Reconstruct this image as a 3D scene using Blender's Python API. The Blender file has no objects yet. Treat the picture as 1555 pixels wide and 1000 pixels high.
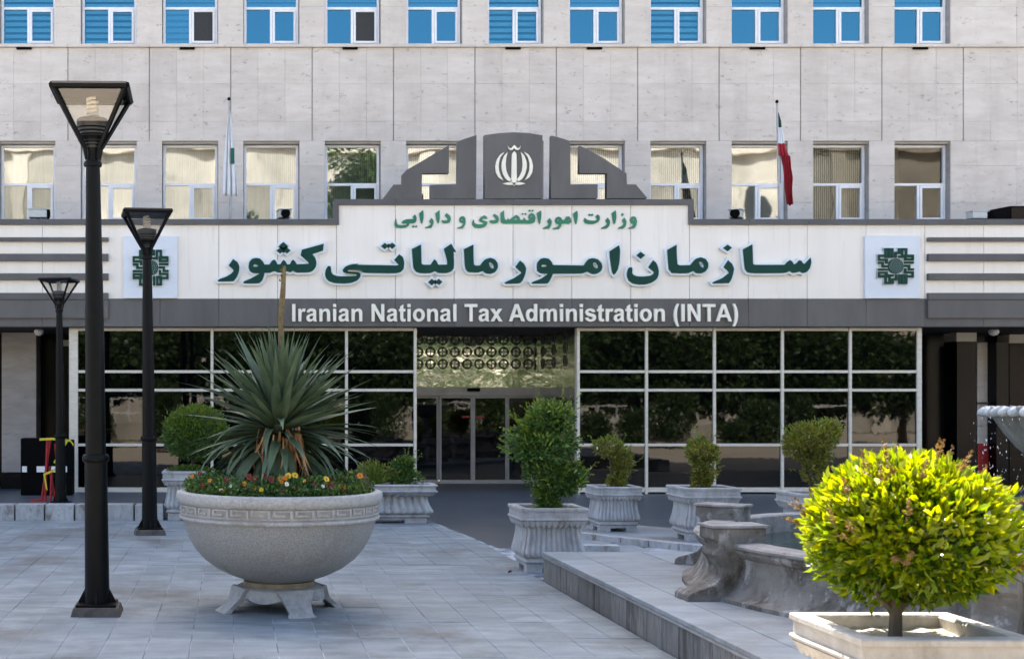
import bpy, bmesh, math, random
from mathutils import Vector, Matrix, Euler
R = math.radians
rnd = random.Random(7)
sc = bpy.context.scene
col = sc.collection

# ------------------------------------------------------------------ camera
EYE = 1.75
F = 2000.0                      # focal length in photograph pixels
PX, PY = 355.0, 611.0           # principal point in the photograph
cd = bpy.data.cameras.new('camera'); cam = bpy.data.objects.new('camera', cd); col.objects.link(cam)
cam.location = (0, 0, EYE); cam.rotation_euler = (R(90), 0, 0)
cd.sensor_width = 36; cd.lens = 36 * F / 1555
cd.shift_x = (777.5 - PX) / 1555; cd.shift_y = (PY - 500) / 1555
cd.clip_end = 2000; cd.clip_start = 0.05
cd.dof.use_dof = True; cd.dof.focus_distance = 12.5; cd.dof.aperture_fstop = 4.0
sc.camera = cam
# ------------------------------------------------------------------ light
SUN_EL, SUN_AZ = 52.0, -4.0     # the sun stands behind the building
w = bpy.data.worlds.new('World'); sc.world = w; w.use_nodes = True
nt = w.node_tree; bg = nt.nodes['Background']
sky = nt.nodes.new('ShaderNodeTexSky'); sky.sky_type = 'NISHITA'; sky.sun_disc = False
sky.sun_elevation = R(SUN_EL); sky.sun_rotation = R(SUN_AZ); sky.air_density = 1.0; sky.dust_density = 4.0; sky.ozone_density = 0.3
nt.links.new(sky.outputs[0], bg.inputs[0]); bg.inputs[1].default_value = 0.13
sd = bpy.data.lights.new('sun', 'SUN'); sun = bpy.data.objects.new('sun', sd); col.objects.link(sun)
sd.energy = 4.8; sd.angle = R(0.53); sd.color = (1.0, 0.92, 0.80)
a, e = R(SUN_AZ), R(SUN_EL)
sun.rotation_euler = Vector((math.sin(a)*math.cos(e), math.cos(a)*math.cos(e), math.sin(e))).to_track_quat('Z', 'Y').to_euler()
sun.location = (0, 60, 80)
sc.view_settings.view_transform = 'Standard'; sc.view_settings.look = 'None'
sc.view_settings.gamma = 1; sc.view_settings.use_curve_mapping = False
sc.view_settings.exposure = 2.15
sc.cycles.max_bounces = 8; sc.cycles.transparent_max_bounces = 12
try: sc.cycles.use_denoising = True
except Exception: pass

# ------------------------------------------------------------------ helpers
def S(D): return F / D
def wx(x, D): return (x - PX) / S(D)
def wz(y, D): return EYE + (PY - y) / S(D)
def fx(x, y, D): return (x - .008*(y-611) - PX) / S(D)          # facade pixel, straightened
def fz(x, y, D): return EYE + (PY - (y - .0065*(x-777))) / S(D)

class MB:
    def __init__(s): s.v = []; s.f = []
    def add(s, vs, fs):
        b = len(s.v); s.v += [tuple(p) for p in vs]; s.f += [tuple(i+b for i in q) for q in fs]; return s
    def box(s, x0, x1, y0, y1, z0, z1, m=None):
        vs = [(x0,y0,z0),(x1,y0,z0),(x1,y1,z0),(x0,y1,z0),(x0,y0,z1),(x1,y0,z1),(x1,y1,z1),(x0,y1,z1)]
        if m is not None: vs = [m @ Vector(p) for p in vs]
        return s.add(vs, [(3,2,1,0),(4,5,6,7),(0,1,5,4),(1,2,6,5),(2,3,7,6),(3,0,4,7)])
    def prism(s, poly, y0, y1):                                # polygon in x,z pushed along y
        n = len(poly); vs = [(p[0], y0, p[1]) for p in poly] + [(p[0], y1, p[1]) for p in poly]
        return s.add(vs, [tuple(range(n)), tuple(range(2*n-1, n-1, -1))] + [(i, i+n, (i+1)%n+n, (i+1)%n) for i in range(n)])
    def prismz(s, poly, z0, z1):
        n = len(poly); vs = [(p[0], p[1], z0) for p in poly] + [(p[0], p[1], z1) for p in poly]
        return s.add(vs, [tuple(range(n-1, -1, -1)), tuple(range(n, 2*n))] + [(i, (i+1)%n, (i+1)%n+n, i+n) for i in range(n)])
    def lathe(s, prof, n=48, c=(0,0), caps=True):
        vs = []; fs = []
        for r, z in prof:
            for k in range(n):
                t = 2*math.pi*k/n; vs.append((c[0]+r*math.cos(t), c[1]+r*math.sin(t), z))
        for i in range(len(prof)-1):
            for k in range(n):
                k2 = (k+1) % n; fs.append((i*n+k, i*n+k2, (i+1)*n+k2, (i+1)*n+k))
        if caps:
            fs.append(tuple(range(n-1, -1, -1))); m = (len(prof)-1)*n; fs.append(tuple(range(m, m+n)))
        return s.add(vs, fs)
    def tube(s, pts, rads, n=8, caps=True):
        vs = []; fs = []; pts = [Vector(p) for p in pts]
        for i, p in enumerate(pts):
            d = (pts[min(i+1, len(pts)-1)] - pts[max(i-1, 0)]).normalized()
            u = d.orthogonal().normalized() if i == 0 else (pu - d*pu.dot(d)).normalized()
            pu = u; v = d.cross(u); r = rads[i] if hasattr(rads, '__len__') else rads
            for k in range(n):
                t = 2*math.pi*k/n; vs.append(p + (u*math.cos(t) + v*math.sin(t))*r)
        for i in range(len(pts)-1):
            for k in range(n):
                k2 = (k+1) % n; fs.append((i*n+k, i*n+k2, (i+1)*n+k2, (i+1)*n+k))
        if caps: fs.append(tuple(range(n-1, -1, -1))); m = (len(pts)-1)*n; fs.append(tuple(range(m, m+n)))
        return s.add(vs, fs)
    def mesh(s, name, mat, smooth=False, bevel=0):
        me = bpy.data.meshes.new(name); me.from_pydata(s.v, [], s.f)
        if bevel:
            bm = bmesh.new(); bm.from_mesh(me)
            es = [ed for ed in bm.edges if len(ed.link_faces) == 2 and ed.calc_face_angle(0) > .5]
            bmesh.ops.bevel(bm, geom=es, offset=bevel, segments=2, affect='EDGES', profile=.6)
            bm.to_mesh(me); bm.free()
        if mat is not None: me.materials.append(mat)
        if smooth:
            me.polygons.foreach_set('use_smooth', [True]*len(me.polygons))
            if smooth != 'all':
                me.set_sharp_from_angle(angle=R(35))
        me.update(); return me
    def build(s, name, mat, parent=None, smooth=False, bevel=0):
        return obj(name, s.mesh(name, mat, smooth, bevel), parent)

def obj(name, me, parent=None, loc=None, rot=None, scale=None):
    o = bpy.data.objects.new(name, me); col.objects.link(o)
    if parent is not None: o.parent = parent
    if loc is not None: o.location = loc
    if rot is not None: o.rotation_euler = rot
    if scale is not None: o.scale = scale
    return o
def tag(o, label=None, cat=None, group=None, kind=None):
    if label: o['label'] = label
    if cat: o['category'] = cat
    if group: o['group'] = group
    if kind: o['kind'] = kind
    return o
def thing(name, label, cat, loc=(0,0,0), rz=0, group=None):
    o = bpy.data.objects.new(name, None); col.objects.link(o); o.location = loc; o.rotation_euler = (0,0,rz)
    o.empty_display_size = .1
    return tag(o, label, cat, group)
def struct(name, mb, mat, **k):
    return tag(mb.build(name, mat, **k), kind='structure')

# ------------------------------------------------------------------ materials
def mat(name, c, rough=.7, c2=None, scale=4, detail=6, stretch=(1,1,1), bump=0, bscale=40, metal=0, ior=1.45, mixlo=.35, mixhi=.65,
        rand=0, spots=None, coat=0):
    m = bpy.data.materials.new(name); m.use_nodes = True; N = m.node_tree.nodes; L = m.node_tree.links
    b = N['Principled BSDF']; b.inputs['Roughness'].default_value = rough; b.inputs['Metallic'].default_value = metal
    b.inputs['IOR'].default_value = ior; b.inputs['Coat Weight'].default_value = coat
    b.inputs['Base Color'].default_value = (*c, 1)
    tc = N.new('ShaderNodeTexCoord'); mp = N.new('ShaderNodeMapping'); mp.inputs['Scale'].default_value = stretch
    gm = N.new('ShaderNodeNewGeometry')
    L.new(gm.outputs['Position'], mp.inputs[0])
    out = None
    if c2 is not None:
        n = N.new('ShaderNodeTexNoise'); n.inputs['Scale'].default_value = scale; n.inputs['Detail'].default_value = detail; n.inputs['Roughness'].default_value = .62
        L.new(mp.outputs[0], n.inputs[0])
        r = N.new('ShaderNodeValToRGB'); r.color_ramp.elements[0].position = mixlo; r.color_ramp.elements[1].position = mixhi
        r.color_ramp.elements[0].color = (*c, 1); r.color_ramp.elements[1].color = (*c2, 1)
        L.new(n.outputs[0], r.inputs[0]); out = r.outputs[0]
    for sp_ in ([] if spots is None else spots if isinstance(spots, list) else [spots]):   # (colour, scale, threshold, softness, amount[, stretch])
        sc_, ss, th, so, am = sp_[:5]
        m2 = N.new('ShaderNodeMapping'); m2.inputs['Scale'].default_value = sp_[5] if len(sp_) > 5 else stretch
        L.new(gm.outputs['Position'], m2.inputs[0])
        n2 = N.new('ShaderNodeTexNoise'); n2.inputs['Scale'].default_value = ss; n2.inputs['Detail'].default_value = 8; n2.inputs['Roughness'].default_value = .7
        L.new(m2.outputs[0], n2.inputs[0])
        mr = N.new('ShaderNodeMapRange'); mr.inputs[1].default_value = th; mr.inputs[2].default_value = th+so; mr.inputs[3].default_value = 0; mr.inputs[4].default_value = am
        L.new(n2.outputs[0], mr.inputs[0])
        mx = N.new('ShaderNodeMix'); mx.data_type = 'RGBA'; mx.inputs[7].default_value = (*sc_, 1)
        L.new(mr.outputs[0], mx.inputs[0])
        if out is not None: L.new(out, mx.inputs[6])
        else: mx.inputs[6].default_value = (*c, 1)
        out = mx.outputs[2]
    if rand:
        oi = N.new('ShaderNodeObjectInfo'); hs = N.new('ShaderNodeHueSaturation')
        mr2 = N.new('ShaderNodeMapRange'); mr2.inputs[3].default_value = 1-rand; mr2.inputs[4].default_value = 1+rand
        L.new(oi.outputs['Random'], mr2.inputs[0]); L.new(mr2.outputs[0], hs.inputs['Value'])
        if out is not None: L.new(out, hs.inputs['Color'])
        else: hs.inputs['Color'].default_value = (*c, 1)
        out = hs.outputs[0]
    if out is not None: L.new(out, b.inputs['Base Color'])
    if bump:
        nb = N.new('ShaderNodeTexNoise'); nb.inputs['Scale'].default_value = bscale; nb.inputs['Detail'].default_value = 6
        L.new(mp.outputs[0], nb.inputs[0])
        bp = N.new('ShaderNodeBump'); bp.inputs['Strength'].default_value = bump; bp.inputs['Distance'].default_value = .02
        L.new(nb.outputs[0], bp.inputs['Height']); L.new(bp.outputs[0], b.inputs['Normal'])
    return m

def leafmat(name, cols, trans=.45, rough=.45):
    m = bpy.data.materials.new(name); m.use_nodes = True; N = m.node_tree.nodes; L = m.node_tree.links
    N.remove(N['Principled BSDF']); o = N['Material Output']
    g = N.new('ShaderNodeNewGeometry'); r = N.new('ShaderNodeValToRGB')
    for i, c in enumerate(cols):
        p = i/(len(cols)-1)
        el = r.color_ramp.elements[0] if i == 0 else (r.color_ramp.elements[1] if i == len(cols)-1 else r.color_ramp.elements.new(p))
        el.position = p; el.color = (*c, 1)
    L.new(g.outputs['Random Per Island'], r.inputs[0])
    b = N.new('ShaderNodeBsdfPrincipled'); b.inputs['Roughness'].default_value = rough; L.new(r.outputs[0], b.inputs['Base Color'])
    t = N.new('ShaderNodeBsdfTranslucent'); hs = N.new('ShaderNodeHueSaturation'); hs.inputs['Value'].default_value = 1.35; hs.inputs['Saturation'].default_value = 1.1; hs.inputs['Hue'].default_value = .485
    L.new(r.outputs[0], hs.inputs['Color']); L.new(hs.outputs[0], t.inputs[0])
    mx = N.new('ShaderNodeMixShader'); mx.inputs[0].default_value = trans
    L.new(b.outputs[0], mx.inputs[1]); L.new(t.outputs[0], mx.inputs[2]); L.new(mx.outputs[0], o.inputs[0])
    return m

def glassmat(name, tint, refl, through, wav=.0, wscale=1.2):
    """coated pane: part mirror, part see-through"""
    m = bpy.data.materials.new(name); m.use_nodes = True; N = m.node_tree.nodes; L = m.node_tree.links
    N.remove(N['Principled BSDF']); o = N['Material Output']
    g = N.new('ShaderNodeBsdfGlossy'); g.inputs['Roughness'].default_value = .015; g.inputs['Color'].default_value = (*tint, 1)
    t = N.new('ShaderNodeBsdfTransparent'); t.inputs[0].default_value = (*through, 1)
    mx = N.new('ShaderNodeMixShader'); mx.inputs[0].default_value = refl
    L.new(t.outputs[0], mx.inputs[1]); L.new(g.outputs[0], mx.inputs[2]); L.new(mx.outputs[0], o.inputs[0])
    if wav:
        gm = N.new('ShaderNodeNewGeometry')
        n = N.new('ShaderNodeTexNoise'); n.inputs['Scale'].default_value = wscale; n.inputs['Detail'].default_value = 1.5
        L.new(gm.outputs['Position'], n.inputs[0])
        bp = N.new('ShaderNodeBump'); bp.inputs['Strength'].default_value = wav; bp.inputs['Distance'].default_value = .02
        L.new(n.outputs[0], bp.inputs['Height']); L.new(bp.outputs[0], g.inputs['Normal'])
    return m

M = {}
M['travertine'] = mat('travertine', (.555,.51,.465), .75, (.635,.595,.55), 1.8, 10, (1,1,3.5), .2, 30, rand=.05, spots=[((.27,.235,.205), 6.5, .595, .07, .75, (1,1,2)), ((.45,.41,.375), .8, .52, .2, .5, (1.6,1,.5)), ((.64,.62,.60), 2.5, .60, .12, .5, (1,1,3))])
M['pillar_stone'] = mat('grey_pillar_stone', (.27,.25,.235), .8, (.36,.335,.315), 1.6, 9, (1,1,4), .15, 30, spots=((.2,.18,.165), 4, .58, .12, .6))
M['core'] = mat('wall_core', (.30,.28,.27), .9, (.38,.36,.34), 3)
M['reveal'] = mat('reveal_stone', (.33,.31,.29), .85, (.42,.40,.37), 3, 8, (1,1,3), .1, 30)
M['white_alu'] = mat('white_aluminium', (.72,.74,.78), .4, (.80,.82,.86), 6, bump=0)
M['fascia'] = mat('white_fascia', (.80,.755,.68), .45, (.84,.80,.73), 1.2, 6, (3,1,.35), spots=[((.60,.555,.49), 2.2, .60, .14, .45), ((.66,.62,.56), 3, .57, .12, .45, (5,1,.2))], rand=.02)
M['grey_panel'] = mat('grey_composite', (.095,.093,.092), .45, (.12,.118,.116), 1.5, 5, (2,1,.5), rand=.05, ior=1.35, spots=((.15,.145,.14), 2, .58, .14, .5))
M['grey_trim'] = mat('grey_trim', (.085,.085,.088), .45, (.11,.11,.113), 2, ior=1.35)
M['green_letter'] = mat('dark_green_acrylic', (.004,.045,.034), .35, (.006,.055,.042), 3, ior=1.22)
M['pale_edge'] = mat('pale_blue_edge', (.66,.73,.78), .4, (.72,.78,.82), 4)
M['mid_green'] = mat('green_paint', (.004,.15,.085), .5, (.05,.25,.14), .55, 2)
M['cream_letter'] = mat('cream_letter', (.80,.78,.66), .45, (.86,.84,.73), 5)
M['board'] = mat('pale_blue_board', (.60,.66,.73), .35, (.66,.71,.77), 2)
M['alu'] = mat('pale_anodised_bar', (.56,.52,.44), .4, (.66,.62,.53), 4, 4, (1,1,4), spots=((.36,.32,.25), 3, .58, .1, .5))
M['alu_grey'] = mat('grey_door_frame', (.34,.33,.32), .4, (.42,.41,.40), 4)
M['black_glass'] = mat('black_mirror_glass', (.001,.0012,.0015), .012, ior=1.5, bump=.035, bscale=1.6)
M['steel'] = mat('mirror_steel', (.60,.59,.57), .07, (.70,.69,.67), 1.5, metal=1, bump=1.0, bscale=2.0)
M['black_granite'] = mat('black_granite', (.004,.0045,.005), .15, (.008,.008,.009), 30, ior=1.18)
M['brown_granite'] = mat('brown_granite', (.014,.010,.008), .25, (.022,.016,.013), 20, ior=1.18)
M['orn'] = mat('ornament_black', (.02,.02,.018), .4)
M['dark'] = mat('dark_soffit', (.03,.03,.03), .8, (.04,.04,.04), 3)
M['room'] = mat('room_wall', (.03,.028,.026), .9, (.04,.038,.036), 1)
M['curtain'] = mat('curtain', (.30,.32,.27), .9, (.42,.43,.37), 3, 4, (12,1,.5))
M['blind'] = mat('zebra_blind', (.75,.78,.8), .8, (.82,.84,.86), 3)
M['screen'] = mat('insect_screen', (.03,.033,.035), .8, (.045,.05,.052), 60)
M['paver'] = mat('plaza_stone', (.135,.162,.18), .55, (.225,.258,.28), 2.4, 12, (.8,2.0,1), .4, 40, rand=.085, spots=[((.31,.34,.36), 1.6, .54, .14, .65, (.7,1.2,1)), ((.09,.082,.068), .7, .51, .15, .75, (1,.8,1)), ((.06,.06,.058), 9, .62, .08, .65, (1,1.6,1))])
M['bed'] = mat('joint_mortar', (.09,.10,.11), .9, (.36,.40,.45), 2.6, 8, mixlo=.42, mixhi=.56)
M['platform'] = mat('platform_stone', (.185,.212,.232), .5, (.27,.30,.325), 2.2, 12, (.9,1.6,1), .25, 40, rand=.06, spots=[((.12,.112,.10), .9, .53, .16, .7, (1,1,1)), ((.08,.08,.078), 8, .63, .08, .6, (1,1.4,1))])
M['kerbface'] = mat('grey_kerb_stone', (.10,.10,.097), .75, (.21,.205,.20), 3, 10, (3,3,.6), .2, 40, rand=.2, spots=[((.04,.037,.033), 3, .50, .12, .8, (3,3,.35)), ((.26,.255,.25), 5, .58, .1, .55, (2,2,.6))])
M['coping_dark'] = mat('grey_coping', (.20,.20,.20), .6, (.30,.30,.30), 5, 8, bump=.15, rand=.06)
M['marble_kerb'] = mat('stained_marble_kerb', (.27,.275,.28), .65, (.42,.425,.43), 4, 9, (2,2,1), .15, 30, rand=.12, spots=[((.12,.085,.055), 3.0, .55, .12, .75), ((.09,.085,.08), 7, .58, .1, .6)])
M['drive'] = mat('dark_granite_paving', (.045,.056,.070), .38, (.066,.080,.098), 2.2, 8, (.4,2.5,1), .05, 30, spots=((.15,.15,.15), 1.0, .62, .2, .35))
M['ground'] = mat('warm_bounce_paving', (.40,.345,.275), .85, (.48,.42,.34), .6, 8, bump=.2)  # unseen foreground paving, toned pale and warm to bounce light onto the facade
M['black_paint'] = mat('black_lamp_paint', (.0025,.0035,.0045), .36, (.004,.005,.006), 9, 6, ior=1.22, bump=.05, bscale=60, spots=((.02,.017,.014), 7, .68, .06, .5))
M['plinth'] = mat('rusty_plinth', (.05,.045,.04), .85, (.11,.095,.08), 8, 8, bump=.4)
M['lamp_glass'] = glassmat('lamp_glass', (.9,.9,.9), .10, (.86,.84,.80))
M['cfl'] = mat('white_bulb', (.75,.72,.66), .35)
M['black_plastic'] = mat('black_ribbed_plastic', (.03,.03,.03), .5)
M['granite'] = mat('speckled_granite', (.205,.205,.20), .55, (.34,.34,.335), 110, 3, bump=.08, bscale=80, mixlo=.4, mixhi=.6, spots=[((.15,.14,.125), 1.6, .52, .2, .6, (3,3,.45)), ((.40,.40,.395), 2.0, .58, .14, .45, (4,4,.5)), ((.10,.095,.085), 11, .66, .06, .6, (1,1,1))])
M['granite_rim'] = mat('pale_granite', (.30,.30,.295), .6, (.42,.42,.41), 40, 4, bump=.08, bscale=60, spots=[((.20,.185,.16), 3.0, .54, .14, .6, (1,1,.7)), ((.50,.50,.49), 5, .60, .1, .5, (1,1,1))])
M['granite_band'] = mat('dark_band_granite', (.24,.235,.22), .7, (.33,.325,.31), 9, 6, bump=.1, spots=((.17,.155,.13), 3.0, .54, .14, .6))  # blotched, and darker overall than the raised key pattern
M['legstone'] = mat('pale_leg_stone', (.25,.25,.25), .7, (.36,.36,.36), 14, 8, bump=.15, spots=((.22,.13,.06), 5, .60, .09, .7))
M['ringstone'] = mat('rust_ring', (.16,.13,.08), .8, (.26,.23,.17), 9, bump=.2)
M['concrete'] = mat('cast_planter_stone', (.31,.315,.32), .75, (.46,.46,.465), 8, 10, (1,1,.5), .3, 60, spots=[((.15,.125,.10), 4.0, .53, .12, .7), ((.56,.56,.56), 9, .58, .08, .5), ((.10,.085,.07), 2.5, .56, .14, .55, (3,3,.4))])
M['concrete_warm'] = mat('cast_planter_stone_warm', (.30,.285,.26), .75, (.40,.385,.36), 7, 8, (1,1,.6), .2, 60, spots=((.19,.165,.13), 3.2, .58, .12, .55))
M['soil'] = mat('dry_soil', (.14,.09,.055), .95, (.24,.17,.11), 14, 8, bump=.6, bscale=30)
M['pale_soil'] = mat('pale_gravel_soil', (.38,.32,.24), .95, (.52,.46,.37), 16, 8, bump=.6, bscale=40)
M['fountain'] = mat('weathered_fountain_stone', (.10,.09,.08), .85, (.21,.20,.185), 3.5, 12, (1,1,1), .7, 30, spots=[((.045,.038,.03), 4.0, .50, .12, .8, (1,1,.8)), ((.36,.355,.35), 7, .56, .07, .65, (1,1,.6)), ((.30,.29,.28), 2.2, .56, .12, .5, (1,1,.5))])
M['fountain_top'] = mat('fountain_coping_stone', (.16,.155,.15), .75, (.31,.305,.30), 6, 10, bump=.4, spots=((.07,.062,.05), 5, .54, .1, .65))
M['wetstone'] = mat('wet_bowl_stone', (.13,.14,.135), .25, (.27,.28,.275), 5, 8, (2,2,.6), .25, 20)
M['wetrim_highlight'] = mat('wet_highlight_stone', (.30,.34,.37), .15, (.46,.50,.53), 12, 6, bump=.3, bscale=30)  # wet stone, with its bright wet highlight put into the light grey colour
M['bluepaint'] = mat('blue_paint_drip', (.02,.25,.42), .6)
M['pole'] = mat('flag_pole_metal', (.30,.31,.33), .4, (.42,.43,.45), 8)
M['flag_green'] = mat('flag_green', (.01,.10,.07), .8)
M['flag_white'] = mat('flag_white', (.62,.65,.69), .8, (.70,.73,.76), 5)
M['flag_red'] = mat('flag_red', (.30,.012,.025), .8, (.36,.02,.035), 4)
M['cctv'] = mat('camera_housing', (.42,.46,.46), .45, (.52,.55,.55), 4)
M['black'] = mat('matt_black', (.003,.003,.0035), .6, ior=1.12)
M['red'] = mat('red_paint', (.30,.01,.014), .5, (.38,.02,.02), 6)
M['yellow'] = mat('yellow_tape', (.62,.58,.03), .5)
M['white'] = mat('white_print', (.75,.75,.75), .5)
M['bark'] = mat('bark', (.06,.045,.03), .9, (.11,.085,.06), 14, 8, (1,1,.3), .6, 30)
M['yucca'] = mat('yucca_leaf', (.045,.082,.048), .6, (.095,.142,.082), 5, 5, (1,1,1), rand=.3)
M['yucca_dead'] = mat('dead_yucca_leaf', (.30,.17,.085), .8, (.42,.27,.15), 8, rand=.25)
M['stalk'] = mat('yucca_flower_stalk', (.10,.055,.03), .75, (.15,.14,.06), 22, 4)
M['bush_green'] = leafmat('bush_leaf_green', [(.018,.055,.012),(.04,.11,.018),(.065,.16,.025),(.10,.20,.04)], .3)
M['bush_olive'] = leafmat('bush_leaf_olive', [(.05,.065,.015),(.13,.15,.025),(.22,.23,.035),(.32,.31,.05)], .35)
M['bush_mid'] = leafmat('bush_leaf_mid', [(.05,.10,.015),(.11,.19,.022),(.19,.27,.035)], .35)
M['bush_lime'] = leafmat('bush_leaf_lime', [(.016,.055,.004),(.05,.125,.006),(.095,.19,.008),(.15,.235,.010)], .5, .25)
M['bush_new'] = leafmat('bush_new_leaf', [(.11,.19,.008),(.20,.27,.010),(.29,.32,.012)], .5, .22)
M['dried'] = leafmat('dried_flower_brown', [(.09,.05,.014),(.15,.085,.024),(.18,.12,.04)], .3, .7)
M['tree'] = leafmat('tree_leaf', [(.02,.045,.012),(.04,.085,.02),(.07,.13,.03)], .3)
M['cream_wall'] = mat('cream_render', (.30,.285,.25), .85, (.52,.49,.43), .3, 9, spots=((.16,.15,.135), .5, .56, .1, .6))
M['cream_trim'] = mat('cream_cornice', (.50,.46,.40), .8, (.56,.52,.45), 2)
M['dark_pane'] = mat('dark_pane', (.03,.035,.04), .1)
M['water'] = mat('fountain_water', (.012,.03,.03), .06, ior=1.33, bump=.35, bscale=9)
M['drops'] = mat('water_drop', (.75,.8,.85), .1, ior=1.33)
M['rust_leaf'] = mat('dry_red_leaf', (.16,.03,.02), .7)
M['glass_low'] = glassmat('reflective_pane', (.80,.84,.88), .20, (.86,.88,.86), .3, .8)
M['glass_mid'] = glassmat('half_reflective_pane', (.80,.84,.88), .10, (.86,.88,.86), .3, .8)
M['glass_clear'] = glassmat('clear_pane', (.95,.93,.9), .03, (.86,.88,.86), .2, .8)
M['glass_blue'] = glassmat('sky_blue_film_pane', (.10,.29,.39), .42, (.62,.84,.92), .06, .9)  # film tint also carries the blue of the reflected sky
M['glass_blue2'] = glassmat('pale_sky_blue_film_pane', (.10,.29,.39), .26, (.62,.84,.92), .08, .9)  # weaker mirror, same reflected sky blue put into the tint
petal = {k: mat('petal_'+k, c, .6, c2, 30) for k, c, c2 in (('red',(.11,.006,.006),(.17,.012,.012)), ('orange',(.42,.13,.006),(.5,.2,.01)), ('yellow',(.52,.33,.012),(.6,.42,.02)), ('wine',(.05,.008,.02),(.08,.012,.03)), ('white',(.7,.68,.66),(.8,.78,.75)))}

# ------------------------------------------------------------------ ground
DS = 24.0          # glass front
DF = 23.8          # face of the canopy
DW = 27.0          # face of the stone wall
FL = .105          # floor at the glass front
struct('ground', MB().add([(-400,-400,-.06),(400,-400,-.06),(400,400,-.06),(-400,400,-.06)], [(0,1,2,3)]), M['ground'])
struct('driveway', MB().add([(-6,14.5,-.02),(30,14.5,-.02),(30,20,-.012),(-6,20,-.012),(30,24.4,FL),(-6,24.4,FL),(30,27.6,FL),(-6,27.6,FL)],
       [(0,1,2,3),(3,2,4,5),(5,4,6,7)]), M['drive'])
plaza = struct('plaza', MB().prismz([(-9,8.25),(3.04,8.25),(3.04,13.05),(9,13.05),(7.2,13.75),(6.3,14.7),(5.4,15.7),(4.5,17.15),(3.95,17.0),(3.75,15.95),(3.19,15.88),(2.92,19.62),(-9,19.62)], -.055, -.0035), M['bed'])
# paving stones of the plaza, one by one where they are in view
PW, PL = .312, .74
base_paver = {}
def paver_mesh(w_, l_, mt, th=.03, bev=.004):
    k = (round(w_,3), round(l_,3), mt.name)
    if k not in base_paver: base_paver[k] = MB().box(-w_/2, w_/2, -l_/2, l_/2, -th, 0).mesh('paving_stone', mt, bevel=bev)
    return base_paver[k]
y = 8.3; row = 0
while y < 19.6:
    l_ = min(PL, 19.61 - y)
    if l_ < .15: break
    xl = -.19*(y+PL) - .2
    i = math.floor(xl/PW)
    while i*PW < 3.0:
        x0 = i*PW; x1 = min(x0+PW, 3.035 if y < 13.1 else 3.18)
        cx = (x0+x1)/2
        edge = 3.04 if y+l_ < 13.1 else (3.19 if y < 15.8 else 3.19 - (y+l_-15.88)*.072)
        if x1 > edge: x1 = edge - .004
        if x1 - x0 > .06:
            o = obj('paving_stone', paver_mesh(x1-x0-.005, l_-.005, M['paver']), plaza, ((x0+x1)/2, y+l_/2, rnd.uniform(-.0022,.0022)), (rnd.uniform(-.0022,.0022), rnd.uniform(-.003,.003), 0))
        i += 1
    y += PL; row += 1
# small part of the light paving behind the platform, to the right of the square planter
y = 13.1
while y < 16.9:
    x0 = 3.7 if y > 13.9 else 3.2
    while x0 < 8.2:
        lim = 4.5 + (17.1 - (y+.6))*.66
        x1 = min(x0+.62, lim)
        if x1-x0 > .2: obj('paving_stone', paver_mesh(round(x1-x0-.007,2), .612, M['platform']), plaza, ((x0+x1)/2, y+.31, rnd.uniform(-.001,.001)))
        x0 += .62
    y += .62

# raised platform with the fountain
XP, YP0, YP1, HP = 3.06, 7.25, 13.0, .28
plat = struct('fountain_platform', MB().box(XP+.03, 11.5, YP0+.03, YP1-.03, -.05, HP-.034), M['bed'])
y = YP0
n = 8; step = (YP1-YP0)/n
for j in range(n):
    x0 = XP+.30; 
    while x0 < 11.2:
        obj('paving_stone', paver_mesh(.652, step-.005, M['platform']), plat, (x0+.33, y+step/2, HP+rnd.uniform(-.001,.001)), (0, rnd.uniform(-.001,.001), 0)); x0 += .66
    obj('coping_slab', paver_mesh(.318, step-.004, M['platform'], .034, .006), plat, (XP+.14, y+step/2, HP))
    y += step
yy = YP1; j = 0
while yy > YP0+.1:
    l_ = rnd.choice((.42,.5,.36,.55)); l_ = min(l_, yy-YP0)
    o = MB().box(0, .035, -l_+.003, -.003, -.05, HP-.06).build('kerb_slab', M['kerbface'], plat, bevel=.004); o.location = (XP-.005+rnd.uniform(-.004,.002), yy, 0)
    o = MB().box(0, .05, -l_+.002, -.002, HP-.058, HP-.036).build('kerb_moulding', M['coping_dark'], plat, bevel=.004); o.location = (XP-.018, yy, 0)
    yy -= l_
for k in range(9): MB().box(XP+.03+k*.9, XP+.925+k*.9, YP1-.03, YP1-.002, -.05, HP-.036).build('kerb_slab', M['kerbface'], plat, bevel=.004)
for k in range(9): MB().box(XP+.03+k*.9, XP+.925+k*.9, YP0+.002, YP0+.03, -.05, HP-.036).build('kerb_slab', M['kerbface'], plat, bevel=.004)

# raised porch on the left with its marble kerb
porch = struct('porch', MB().add([(-9,19.93,-.05),(-1.1,19.93,-.05),(-1.1,24.4,-.05),(-9,24.4,-.05),(-9,19.93,.225),(-1.1,19.93,.225),(-1.1,24.4,FL+.012),(-9,24.4,FL+.012)],
        [(4,5,6,7),(0,1,5,4),(1,2,6,5),(2,3,7,6),(3,0,4,7)]), M['drive'])
x0 = -4.6; ks = MB().box(.012, .433, 0, .30, -.05, .235).mesh('kerb_stone', M['marble_kerb'], bevel=.01)
while x0 < -1.3:
    obj('kerb_stone', ks, porch, (x0, 19.63+rnd.uniform(-.008,.008), rnd.uniform(-.004,.004)), (0,0,rnd.uniform(-.008,.008))); x0 += .445
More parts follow.
